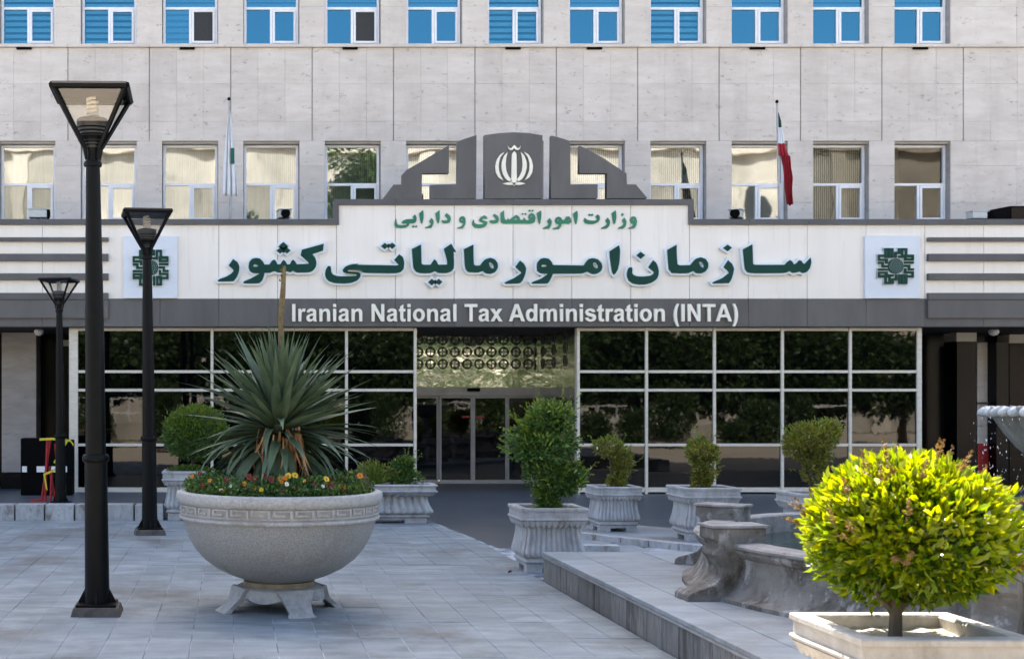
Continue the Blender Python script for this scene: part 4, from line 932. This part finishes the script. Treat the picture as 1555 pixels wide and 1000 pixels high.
def bush(name, label, loc, ell, n, L, m, trunk=None, seed=1, amp=.25, inner=.45, m2=None, frac2=0, extra=None, cat='bush', shoots=0, group=None):
    """ell: list of (cx,cy,cz,rx,ry,rz,weight) relative to the base"""
    r = random.Random(seed); t = thing(name, label, cat, loc, 0, group)
    lv = MB(); lv2 = MB(); tot = sum(e_[6] for e_ in ell)
    lf = [lumpy(seed*7+i, 14, amp) for i in range(len(ell))]
    for i, e_ in enumerate(ell):
        for q in range(int(n*e_[6]/tot)):
            d = rv(r); k = lf[i](d); rad = k*(inner+(1-inner)*r.random()**.5)
            rad *= 1 + .10*math.sin(d.x*17+seed)*math.sin(d.y*15)*math.sin(d.z*16)
            p = Vector((e_[0]+d.x*e_[3]*rad, e_[1]+d.y*e_[4]*rad, e_[2]+d.z*e_[5]*rad))
            dr = (d*1.0 + rv(r)*.8 + Vector((0,0,.45)))
            tgt = lv2 if (m2 and r.random() < frac2*(max(0, .45+d.z) + .25)*(rad > .8*k)) else lv
            leaf(tgt, p, dr, rv(r), L*r.uniform(.55,1.3), L*r.uniform(.3,.5), r.uniform(.1,.35), r.uniform(0,.2))
        for q in range(shoots):
            d = rv(r); 
            if d.z < -.3: continue
            k = lf[i](d); p = Vector((e_[0]+d.x*e_[3]*k, e_[1]+d.y*e_[4]*k, e_[2]+d.z*e_[5]*k)); ax = (d+Vector((0,0,.7))+rv(r)*.3).normalized()
            for z_ in range(7): leaf(lv2 if m2 else lv, p+ax*L*.45*z_, ax*.8+rv(r)*.7, rv(r), L*.8, L*.34, .2)
    o = tag(lv.build('leaves', m, t), kind='stuff')
    if lv2.v: tag(lv2.build('new_leaves', m2, t), kind='stuff')
    tr = MB()
    for pts, rads in (trunk or []): tr.tube(pts, rads, 8)
    if trunk: tr.build('trunk', M['bark'], t, smooth=True)
    return t
# sunlit clipped bush, bottom right
SX, SY = 3.262, 6.40
t = bush('clipped_bush', 'sunlit yellow-green clipped bush with brown flower tips in the foreground', (SX,SY,.60),
     [(0.02,0,.52,.435,.42,.35,1)], 9800, .063, M['bush_lime'],
     trunk=[([(-.05,0,-.03),(-.045,0,.12),(-.02,.01,.3),(.0,0,.5)],[.036,.030,.026,.015]), ([(-.045,0,.12),(-.11,.02,.2),(-.2,.03,.36)],[.018,.015,.008]), ([(-.04,0,.14),(.06,-.04,.26),(.18,-.05,.42)],[.018,.014,.008]), ([(-.03,0,.2),(.05,.1,.3),(.1,.2,.45)],[.014,.012,.008])],
     seed=5, amp=.22, inner=.42, m2=M['bush_new'], frac2=1.3, shoots=0)
r = random.Random(3); dm = MB(); lf = lumpy(35, 14, .16)
for q in range(75):
    d = rv(r)
    if d.z < -.35 or (abs(d.x) < .35 and d.z < .6): continue
    k = lf(d)*1.06; p = Vector((.02+d.x*.435*k, d.y*.42*k, .52+d.z*.355*k)); ax = (d*1.0+Vector((0,0,.6))+rv(r)*.4).normalized()
    dm = MB()
    for z_ in range(20):
        leaf(dm, p+ax*(.105*z_/20), ax*.5+rv(r), rv(r), .028*(1.2-z_/24), .016, .3)
    dm.build('dried_flower', M['dried'], t)
# tall bush in the square planter
bush('tall_bush', 'tall dark green bush with a narrow foot in the square planter at the platform corner', (3.27,13.8,.60),
     [(q_[0]*.88, q_[1], q_[2]*.97, q_[3]*.86, q_[4], q_[5], q_[6]) for q_ in [(-.06,0,.72,.27,.26,.20,2),(-.02,0,.98,.22,.22,.18,1.5),(-.20,-.03,.84,.14,.16,.16,.7),(.14,-.02,1.0,.15,.16,.16,.7),(.18,0,.78,.17,.18,.18,.8),(.05,0,.46,.24,.22,.20,1.5),(.30,-.06,.44,.13,.14,.13,.6),(.22,-.04,.30,.17,.16,.14,.6),(.04,0,.20,.17,.16,.16,.8),(.03,0,.07,.11,.11,.12,.5),(-.22,-.02,.66,.13,.15,.14,.5)]], 9500, .056, M['bush_green'],
     trunk=[([(.02,0,-.03),(.02,0,.3),(0,0,.9)],[.03,.022,.008])], seed=11, amp=.5, inner=.35, m2=M['bush_mid'], frac2=.55, shoots=18)
bush('thin_bush', 'thin crooked olive bush with a bare stem in the smaller planter', (5.02,17.4,.60),
     [(.10,0,.34,.15,.12,.22,1.4),(-.06,0,.55,.17,.12,.12,1.2),(.04,0,.12,.14,.12,.12,1)], 2600, .05, M['bush_olive'],
     trunk=[([(0,0,-.03),(-.03,0,.25),(-.05,0,.42),(-.05,0,.5)],[.022,.018,.012,.008]), ([(-.02,0,.1),(.08,0,.3)],[.012,.006])], seed=21, amp=.4, inner=.25, m2=M['bush_mid'], frac2=.5, shoots=10)
bush('upright_bush', 'thin upright olive bush in the planter left of the fountain', (5.78,16.25,.66),
     [(-.0,0,.48,.20,.17,.16,1.5),(.02,0,.24,.14,.13,.2,1),(.0,0,.10,.12,.12,.12,.7)], 3000, .05, M['bush_olive'],
     trunk=[([(0,0,-.05),(0,0,.25),(-.02,0,.5)],[.02,.016,.008])], seed=31, amp=.4, inner=.25, m2=M['bush_mid'], frac2=.3, shoots=12)
bush('rounded_bush', 'grey-olive rounded bush rising behind the sunlit bush', (6.66,15.2,.66),
     [(.02,0,.68,.28,.26,.19,1.5),(-.16,0,.60,.17,.17,.15,.6),(.20,0,.74,.17,.17,.15,.6),(.04,0,.46,.19,.18,.14,.7),(.02,0,.3,.12,.12,.14,.4)], 6000, .045, M['bush_olive'],
     trunk=[([(0,0,-.05),(0,0,.3),(0,0,.65)],[.025,.02,.012])], seed=41, amp=.25, inner=.3, m2=M['bush_mid'], frac2=.35, shoots=10)
bush('round_bush', 'dense round green bush left of the yucca', (-.62,19.92,.66),
     [(.05,0,.60,.50,.42,.44,1)], 9500, .055, M['bush_green'], trunk=[([(0,0,-.05),(0,0,.5)],[.03,.02])], seed=51, amp=.15, inner=.45, m2=M['bush_mid'], frac2=.55, shoots=10)
bush('ground_cover', 'low leafy green cover along the rim of the round bush planter', (-.66,19.9,.66),
     [(0,-.12,.05,.34,.18,.09,1)], 1500, .045, M['bush_green'], seed=55, m2=M['bush_mid'], frac2=.6, cat='plant')
bush('low_shrub', 'low yellowish shrub at the left of the oblong planter', (2.02,19.3,.51),
     [(0,0,.15,.26,.2,.2,1)], 1900, .05, M['bush_mid'], seed=61, amp=.4, inner=.2, m2=M['bush_olive'], frac2=.4, shoots=6)
bush('low_shrub', 'taller loose green shrub at the right of the oblong planter', (2.52,19.3,.51),
     [(0,0,.14,.22,.18,.16,1),(-.02,0,.36,.15,.12,.11,.7)], 2000, .055, M['bush_green'], trunk=[([(0,0,-.03),(-.02,0,.3)],[.012,.006])], seed=71, amp=.5, inner=.15, m2=M['bush_mid'], frac2=.4, shoots=8)

# ------------------------------------------------------------------ granite bowl
BX, BY = .386, 11.2
bowl = thing('bowl_planter', 'big speckled granite bowl with key-pattern band on a scalloped stone foot', 'planter', (BX,BY,0))
MB().lathe([(.27,.245),(.31,.262),(.42,.300),(.54,.360),(.64,.435),(.715,.52),(.765,.61),(.80,.70),(.822,.775)], 96, caps=False).build('bowl_body', M['granite'], bowl, smooth='all')
MB().lathe([(.822,.772),(.845,.776),(.852,.79),(.848,.802),(.838,.806),(.830,.808),(.830,.902),(.846,.906),(.856,.915),(.868,.93),(.874,.95),(.874,.985),(.868,1.0),(.85,1.006),(.80,1.006),(.785,.995),(.78,.90),(.76,.85)], 96, caps=False).build('rim', M['granite_rim'], bowl, smooth=True)
key = MB(); U = 30; r0, r1 = .834, .846
def kseg(u0, u1, v0, v1):
    n = max(1, int((u1-u0)/.35)+1); zA, zB = .823+.074*v0, .823+.074*v1
    for q in range(n):
        a0 = 2*math.pi*(u0+(u1-u0)*q/n)/U; a1 = 2*math.pi*(u0+(u1-u0)*(q+1)/n)/U
        vs = [(r_*math.cos(a_), r_*math.sin(a_), z) for z in (zA, zB) for r_ in (r0, r1) for a_ in (a0, a1)]
        key.add(vs, [(2,3,7,6),(4,6,7,5),(0,1,3,2),(0,2,6,4),(1,5,7,3)])
th = .17
for u in range(U):
    kseg(u, u+1, 0, th*.7); kseg(u+.06, u+.94, 1-th*.8, 1); kseg(u+.06, u+.17, .36, 1-th*.8); kseg(u+.17, u+.62, .36, .36+th); kseg(u+.83, u+.94, .12, 1-th*.8)
MB().lathe([(.836,.806),(.836,.904)], 96, caps=False).build('band', M['granite_band'], bowl, smooth='all')
key.build('key_pattern', M['granite_rim'], bowl)
MB().lathe([(.30,.200),(.305,.215),(.30,.247),(.26,.25)], 64, caps=False).build('ring', M['ringstone'], bowl, smooth=True)
ap = MB(); n = 128
for rr, zf_ in ((.345,lambda u: .205), (.375, lambda u: .19), (.385, lambda u: .125-.035*abs(math.sin(u*8*math.pi))**.8), (.335, lambda u: .125-.035*abs(math.sin(u*8*math.pi))**.8), (.30, lambda u: .205)):
    for k in range(n): an = 2*math.pi*k/n; ap.v.append((rr*math.cos(an), rr*math.sin(an), zf_(k/n)))
for i in range(4):
    for k in range(n): k2 = (k+1)%n; ap.f.append(((i+1)*n+k,(i+1)*n+k2,i*n+k2,i*n+k))
ap.f.append(tuple(range(n)))
ap.build('scalloped_foot', M['legstone'], bowl, smooth=True)
for q in range(4):
    an = R(-70+90*q)
    o = MB().add([(.33,-.17,.205),(.33,.17,.205),(.37,-.165,.205),(.37,.165,.205),(.42,-.115,.10),(.42,.115,.10),(.50,-.10,.03),(.50,.10,.03),(.545,-.125,-.004),(.545,.125,-.004),(.475,-.12,-.004),(.475,.12,-.004),(.44,-.095,.03),(.44,.095,.03),(.35,-.11,.10),(.35,.11,.10)],
        [(0,2,3,1),(2,4,5,3),(4,6,7,5),(6,8,9,7),(8,10,11,9),(10,12,13,11),(12,14,15,13),(14,0,1,15),(0,14,4,2),(14,12,6,4),(12,10,8,6),(1,3,5,15),(15,5,7,13),(13,7,9,11)]).build('leg', M['legstone'], bowl, bevel=.008)
    o.rotation_euler = (0,0,an)
so = MB(); so.lathe([(.78,.93),(.6,.965),(.3,.975),(.0,.98)], 32, caps=False); so.build('soil', M['soil'], bowl, smooth=True)
# yucca
yu = thing('yucca', 'spiky blue-green yucca with dead lower leaves and one tall flower stalk in the granite bowl', 'yucca', (BX,BY,.95))
MB().tube([(0,0,0),(.01,0,.3),(0,0,.72)], [.09,.085,.04], 10).build('trunk', M['bark'], yu, smooth=True)
def blade(L, W, droop, m, name='leaf', twist=0):
    mb = MB(); n = 9; th_ = 0; p = Vector((0,0,0)); 
    for i in range(n+1):
        u = i/n; wd = W*(.75+.9*u*(1-u)*1.6)*(1-u**2.6) + .0008
        a_ = droop*u**1.8; d = Vector((math.cos(a_), 0, -math.sin(a_)))
        if i: p = p + d*(L/n)
        nn = Vector((math.sin(a_),0,math.cos(a_))); s_ = Vector((0,1,0))
        mb.v += [tuple(p-s_*wd/2+nn*wd*.22), tuple(p), tuple(p+s_*wd/2+nn*wd*.22)]
    for i in range(n):
        for k in range(2): q = i*3+k; mb.f.append((q,q+1,q+4,q+3))
    return mb.mesh(name, m, 'all')
lv = [blade(.80,.068,dr,M['yucca']) for dr in (.10,.35,.8,1.35)]
dl = [blade(.42,.030,dr,M['yucca_dead'],'dead_leaf') for dr in (.5,1.0)]
r = random.Random(17); ga = 2.39996; NL = 330
for i in range(NL):
    u = i/NL                                    # 0 = lowest / oldest
    if u < .42 and -76 < ((math.degrees(i*ga)+180) % 360)-180 < -46: continue
    el = -52 + 138*u**1.2 + r.uniform(-11,11); az = i*ga + r.uniform(-.15,.15)
    z0 = .38 + .32*u
    if u < .34: me = r.choice(lv[2:4])
    elif u < .55: me = r.choice(lv[1:4]) if r.random() < .45 else lv[1]
    else: me = r.choice(lv[:2])
    s_ = r.uniform(.86,1.12)*(1.0 if u < .85 else .92)
    rr = .05
    obj('leaf', me, yu, (rr*math.cos(az), rr*math.sin(az), z0), Euler((r.uniform(-.25,.25), R(-el), az), 'XYZ'), (s_*r.uniform(.9,1.05), s_*r.uniform(.85,1.2), s_))
for i in range(46):
    az = R(r.choice((-60,-66,-55,-70,-60,-95,-125)))+r.uniform(-.2,.2); el = r.uniform(-90,-50); rr = r.uniform(.12,.30)
    obj('dead_leaf', r.choice(dl), yu, (rr*math.cos(az), rr*math.sin(az), r.uniform(.44,.60)), Euler((r.uniform(-1.2,1.2), R(-el), az), 'XYZ'), (r.uniform(.6,1.2), r.uniform(.5,.9), 1))
sp = [(.02,0,.65),(.02,.0,1.2),(.028,0,1.55),(.045,0,1.75),(.05,0,1.98)]
sp = [(.02,0,.65),(.018,0,1.2),(.012,0,1.5),(.03,0,1.72),(.045,0,1.96)]
st = MB().tube(sp, [.024,.022,.022,.024,.014], 8)
for q in range(26):
    z = r.uniform(1.35,1.93); an = r.uniform(0,6.28); p = Vector((.02,0,z)); leaf(st, p, Vector((math.cos(an),math.sin(an),.9)), rv(r), .045, .018)
st.build('flower_stalk', M['stalk'], yu)
# pansies in the bowl
r = random.Random(9)
pf = bush('pansy_foliage', 'green pansy foliage filling the rim of the granite bowl', (BX,BY,.96), [(0,0,0,.01,.01,.01,1)], 2, .03, M['bush_green'], seed=3, cat='plants')
for c_ in list(pf.children): bpy.data.objects.remove(c_)
lvp = MB()
for q in range(7000):
    an = r.uniform(0,6.283); rad = .80*math.sqrt(r.uniform(.25,1)); h = r.uniform(0,.19)*(1.0 if rad < .74 else .7)
    leaf(lvp, Vector((rad*math.cos(an), rad*math.sin(an), .0+h)), Vector((math.cos(an)*.5,math.sin(an)*.5,.5))+rv(r)*.8, rv(r), r.uniform(.03,.05), .02, .2)
tag(lvp.build('leaves', M['bush_green'], pf), kind='stuff'); tag(pf, kind='stuff')
pm = {}
for cname, pmn in petal.items():
    mb = MB()
    for q, (an, L_, W_) in enumerate(((90,.022,.026),(150,.022,.022),(30,.022,.022),(215,.020,.022),(-35,.020,.022))):
        a_ = R(an); c_, s_ = math.cos(a_), math.sin(a_)
        pts = [(0,0)] + [(L_*(.55+.45*math.cos(R(th))), W_*.5*math.sin(R(th))) for th in range(-130,131,26)]
        mb.add([(c_*u-s_*v, -.002*q-.01*(u/.022)**2*.3, s_*u+c_*v) for u, v in pts], [tuple(range(len(pts)))])
    me = mb.mesh('petals', pmn); me2 = MB().lathe([(.0,-.004),(.005,-.002),(.0,.0)], 6, caps=False).mesh('eye', petal['wine'] if cname != 'wine' else petal['orange']); pm[cname] = (me, me2)
stem = MB().tube([(0,0,-.09),(0,.004,-.03),(0,.006,0)], .0022, 5).mesh('stem', M['bush_green'])
lab = {'red':'dark red pansy','orange':'orange pansy','yellow':'yellow pansy','wine':'wine-purple pansy','white':'white pansy'}
fl = []
def pansy(c, an, rad, h, sz=1.0):
    p = Vector((BX+rad*math.cos(an), BY+rad*math.sin(an), .96+h))
    t = thing('pansy', '%s among the leaves in the granite bowl' % lab[c], 'flower', p, 0, '%s flowers in the bowl' % lab[c])
    t.rotation_euler = (r.uniform(-.5,.2), r.uniform(-.3,.3), math.atan2(math.sin(an)*.3-1, math.cos(an)*.8)+math.pi/2+r.uniform(-.5,.5)); t.scale = (sz,)*3
    obj('petals', pm[c][0], t); o = obj('eye', pm[c][1], t); o.rotation_euler = (R(90),0,0); o.location = (0,-.012,0); obj('stem', stem, t)
for q in range(66):
    an = R(r.uniform(185,355)); c = r.choices(['red','orange','yellow','wine','white'], [4,3,.4,5,.6])[0]
    pansy(c, an, r.uniform(.58,.80), r.uniform(.07,.20), r.uniform(.7,1.1))
for dx_, c in ((.03,'yellow'),(.08,'yellow'),(-.03,'orange'),(.0,'orange'),(-.16,'red'),(-.24,'red'),(-.11,'red'),(-.28,'red'),(.60,'orange'),(.33,'yellow')):
    xx = (dx_-.0)+.02; pansy(c, math.atan2(-.68, xx-.0), math.hypot(.68, xx), .18+r.uniform(-.01,.03), 1.25)

# ------------------------------------------------------------------ fountain
FX, FY, FR = 6.45, 10.08, 2.65
fo = thing('fountain', 'weathered round stone fountain with scroll piers and a scalloped upper bowl', 'fountain', (FX,FY,HP))
prof = [(FR+.21,-.005),(FR+.21,.03),(FR+.16,.05),(FR+.11,.10),(FR+.07,.18),(FR+.045,.27),(FR+.05,.315),(FR+.085,.335),(FR+.10,.36),(FR+.09,.385)]
MB().lathe(prof, 120, caps=False).build('basin_wall', M['fountain'], fo, smooth=True)
MB().lathe([(FR+.09,.383),(FR+.115,.392),(FR+.12,.41),(FR+.105,.425),(FR-.09,.43),(FR-.10,.42),(FR-.10,.0)], 120, caps=False).build('coping', M['fountain_top'], fo, smooth=True)
MB().lathe([(0,.02),(FR-.1,.02)], 60, caps=False).build('basin_floor', M['fountain'], fo)
pp = [(-.10,.57),(-.10,.36),(.12,.36)] 
side = [(p[0], p[1]*.92) for p in [(-.14,.585),(.26,.585),(.265,.50),(.225,.47),(.215,.43),(.245,.40),(.25,.37),(.215,.33),(.19,.27),(.20,.20),(.25,.14),(.33,.105),(.42,.075),(.455,.05),(.46,-.005),(-.14,-.005)]]
pier_me = MB().prism(side, -.13, .13).mesh('pier', M['fountain'], bevel=.012)
cap_me = MB().box(-.16,.275,-.14,.14,.539,.562).mesh('pier_cap', M['fountain_top'], bevel=.008)
for k in range(8):
    an = R(184-45*k)
    o = obj('pier', pier_me, fo, (FR*math.cos(an), FR*math.sin(an), 0), (0,0,an)); obj('pier_cap', cap_me, o)
for an_, z0_, z1_ in ((175.5,.16,.30),(173,.2,.31)):
    o = MB().box(-.004,.018,-.0025,.0025,z0_,z1_).build('paint_streak', M['bluepaint'], fo); o.location = ((FR+.055)*math.cos(R(an_)),(FR+.055)*math.sin(R(an_)),0); o.rotation_euler = (0,0,R(an_))
# upper bowl and pedestal
MB().lathe([(.34,0),(.34,.12),(.22,.20),(.16,.35),(.14,.60),(.18,.80),(.20,.92),(.25,.98)], 40, caps=False).build('pedestal', M['wetstone'], fo, smooth=True)
ub = MB(); n = 240; NSC = 26
zz0 = wz(627, FY)-HP
for rr, zz, sc_ in ((.05,-.44,0),(.18,-.415,0),(.30,-.36,.0),(.40,-.27,.01),(.48,-.17,.02),(.545,-.07,.03),(.58,-.03,.05),(.615,-.02,.09),(.63,.005,.11),(.61,.03,.10),(.56,.035,.05),(.48,-.03,0),(.2,-.12,0)):
    for k in range(n):
        an = 2*math.pi*k/n; s_ = abs(math.sin(an*NSC/2)); ub.v.append((rr*(1-sc_*(1-s_)*.8)*math.cos(an), rr*(1-sc_*(1-s_)*.8)*math.sin(an), zz0+zz+sc_*.28*s_))
for i in range(12):
    for k in range(n): k2 = (k+1)%n; ub.f.append((i*n+k,i*n+k2,(i+1)*n+k2,(i+1)*n+k))
ub.build('upper_bowl', M['wetstone'], fo, smooth='all')
lb = MB()
for k in range(42):
    an = 2*math.pi*k/42; cx0, cy0 = .605*math.cos(an), .605*math.sin(an); nv = []
    for i in range(7):
        ph = math.pi*i/6 - math.pi/2
        for q in range(10):
            th_ = 2*math.pi*q/10; lx_, ly_, lz_ = .062*math.cos(ph)*math.cos(th_), .043*math.cos(ph)*math.sin(th_), .040*math.sin(ph)
            nv.append((cx0+lx_*math.cos(an)-ly_*math.sin(an), cy0+lx_*math.sin(an)+ly_*math.cos(an), zz0+.015+lz_-.25*max(0,lx_)))
    lb.add(nv, [(i*10+q, i*10+(q+1)%10, (i+1)*10+(q+1)%10, (i+1)*10+q) for i in range(6) for q in range(10)])
lb.build('scalloped_rim', M['wetrim_highlight'], fo, smooth='all')
wt = MB().lathe([(0,0),(FR-.11,0)], 80, caps=False).build('fountain_pool_water', M['water']); wt.location = (FX,FY,HP+.27); tag(wt, kind='structure')
r = random.Random(2); dp = MB()
for q in range(480):
    an = r.uniform(0,6.283); rad = .62+r.gauss(.03,.05); z = r.uniform(.02,zz0-.27); p = (FX+rad*math.cos(an), FY+rad*math.sin(an), HP+.28+z); s_ = r.uniform(.0014,.0045)
    vs = [(p[0]+s_,p[1],p[2]),(p[0]-s_,p[1],p[2]),(p[0],p[1]+s_,p[2]),(p[0],p[1]-s_,p[2]),(p[0],p[1],p[2]+s_*3.2),(p[0],p[1],p[2]-s_*2.8)]
    dp.add(vs, [(0,2,4),(2,1,4),(1,3,4),(3,0,4),(2,0,5),(1,2,5),(3,1,5),(0,3,5)])
tag(dp.build('water_drops', M['drops']), 'white water drops falling from the fountain bowl', 'water', kind='stuff')
o = MB(); 
for q in range(4): leaf(o, Vector((.0,0,.004+.004*q)), rv(r)*Vector((1,1,.35)), Vector((0,0,1)), .055, .03)
o = o.build('dry_leaf', M['rust_leaf']); o.location = (wx(771,13.45),13.45,.003); tag(o, 'dry red leaf lying on the paving beside the square planter', 'leaf')

# ------------------------------------------------------------------ what the glass mirrors: the far side of the square
ob = thing('opposite_building', 'sunlit cream building with arched windows, seen only mirrored in the upper panes', 'building', (4,-42,0))
MB().box(-55,66,-10,0,0,21).build('wall', M['cream_wall'], ob)
for z in (6.6,13.6,20.2): MB().box(-55.3,66.3,.001,.5,z,z+.4).build('cornice', M['cream_trim'], ob)
awin = MB().prism([(-.7,0),(.7,0),(.7,1.9)] + [(.7*math.cos(R(t_)), 1.9+.7*math.sin(R(t_))) for t_ in range(15,180,15)] + [(-.7,1.9)], .002, .05).mesh('window', M['dark_pane'])
for z in (1.5,8.6,15.0):
    for i in range(15):
        if z < 14 or i in (0, 1, 3, 8, 11, 12, 13): obj('window', awin, ob, (-52+8*i+1.5*math.sin(i*5), 0, z))
for i in range(8): MB().box(-50.3+15*i,-49.2+15*i,.001,.35,0,20.1).build('pilaster', M['cream_trim'], ob)
for i in range(60): MB().box(22+.55*i,22.3+.55*i,.001,.25,12.6+.2*(i%2),13.3).build('bracket', M['dark_pane'], ob)
lw = thing('low_wall', 'low stone wall with white railing across the square, seen only mirrored in the glass', 'wall', (4,-7.5,0))
MB().box(-22,22,-.4,0,0,.75).build('wall', M['cream_wall'], lw, bevel=.02)
for i in range(60):
    if (i//7) % 3 != 1: MB().box(-21+.7*i,-20.96+.7*i,-.22,-.18,.75,1.75).build('rail_post', M['white'], lw)
for i in range(9):
    if i % 3 != 1:
        for z in (1.1,1.72): MB().box(-21.1+4.9*i,-17.0+4.9*i,-.23,-.17,z,z+.05).build('rail', M['white'], lw)
r = random.Random(77)
def crown_mesh(nb, spread, rad, nl, L):
    mb = MB(); bl = [(Vector((rv(r).x*spread[0], rv(r).y*spread[0], rv(r).z*spread[1]))*r.uniform(.4,1), r.uniform(*rad)) for _ in range(nb)]
    for c_, ra in bl:
        for q in range(nl):
            d = rv(r); leaf(mb, c_+d*ra*r.uniform(.45,1.0), d+rv(r)*.7, rv(r), L, L*.55)
    return mb.mesh('crown', M['tree'])
crowns = [crown_mesh(18, (2.2,1.7), (.9,1.4), 320, .32) for _ in range(3)]
tallc = crown_mesh(22, (1.8,3.2), (.9,1.5), 260, .32)
trunk_me = MB().tube([(0,0,0),(.05,0,1.5),(0,.05,4)], [.2,.16,.08], 10).mesh('trunk', M['bark'], True)
k = 0
for yrow, x0, st in ((-10.5, -26, 3.3), (-15, -28, 3.6)):
    x = x0
    while x < 32:
        h = r.uniform(3.3,3.9)
        t = thing('garden_tree', 'dark leafy tree across the square, seen only mirrored in the glass', 'tree', (x+r.uniform(-.6,.6),yrow+r.uniform(-.7,.7),0), 0, 'trees mirrored in the glass')
        obj('crown', crowns[k%3], t, (0,0,h), (0,0,r.uniform(0,6)), (1.0,1.0,1.0)); obj('trunk', trunk_me, t); x += st; k += 1
for x, y_, h in ((6.4,-11,11.2),(1.9,-12.5,7.6),(-9,-12.5,7.4),(27,-12,7.5)):
    t = thing('tall_tree', 'tall leafy tree across the square, mirrored in the upper panes', 'tree', (x,y_,0), 0, 'tall trees mirrored in the glass')
    obj('crown', tallc, t, (0,0,h), (0,0,r.uniform(0,6))); obj('trunk', trunk_me, t, None, None, (1,1,2.4))
hedge = crown_mesh(9, (.5,.3), (.35,.6), 260, .12)
x = -20
i = 0
while x < 26:
    t = thing('garden_bush', 'dark round bush before the low wall, seen only mirrored in the glass', 'bush', (x,-6.4+.5*math.sin(i*3),0), 0, 'bushes mirrored in the glass')
    q = 1.5+.55*math.sin(i*2.3); obj('crown', hedge, t, (0,0,.85*q*.8), (0,0,i*1.3), (1.25,1,q)); x += (1.35, 1.5, 2.6, 1.4, 1.7, 3.1)[i % 6]; i += 1
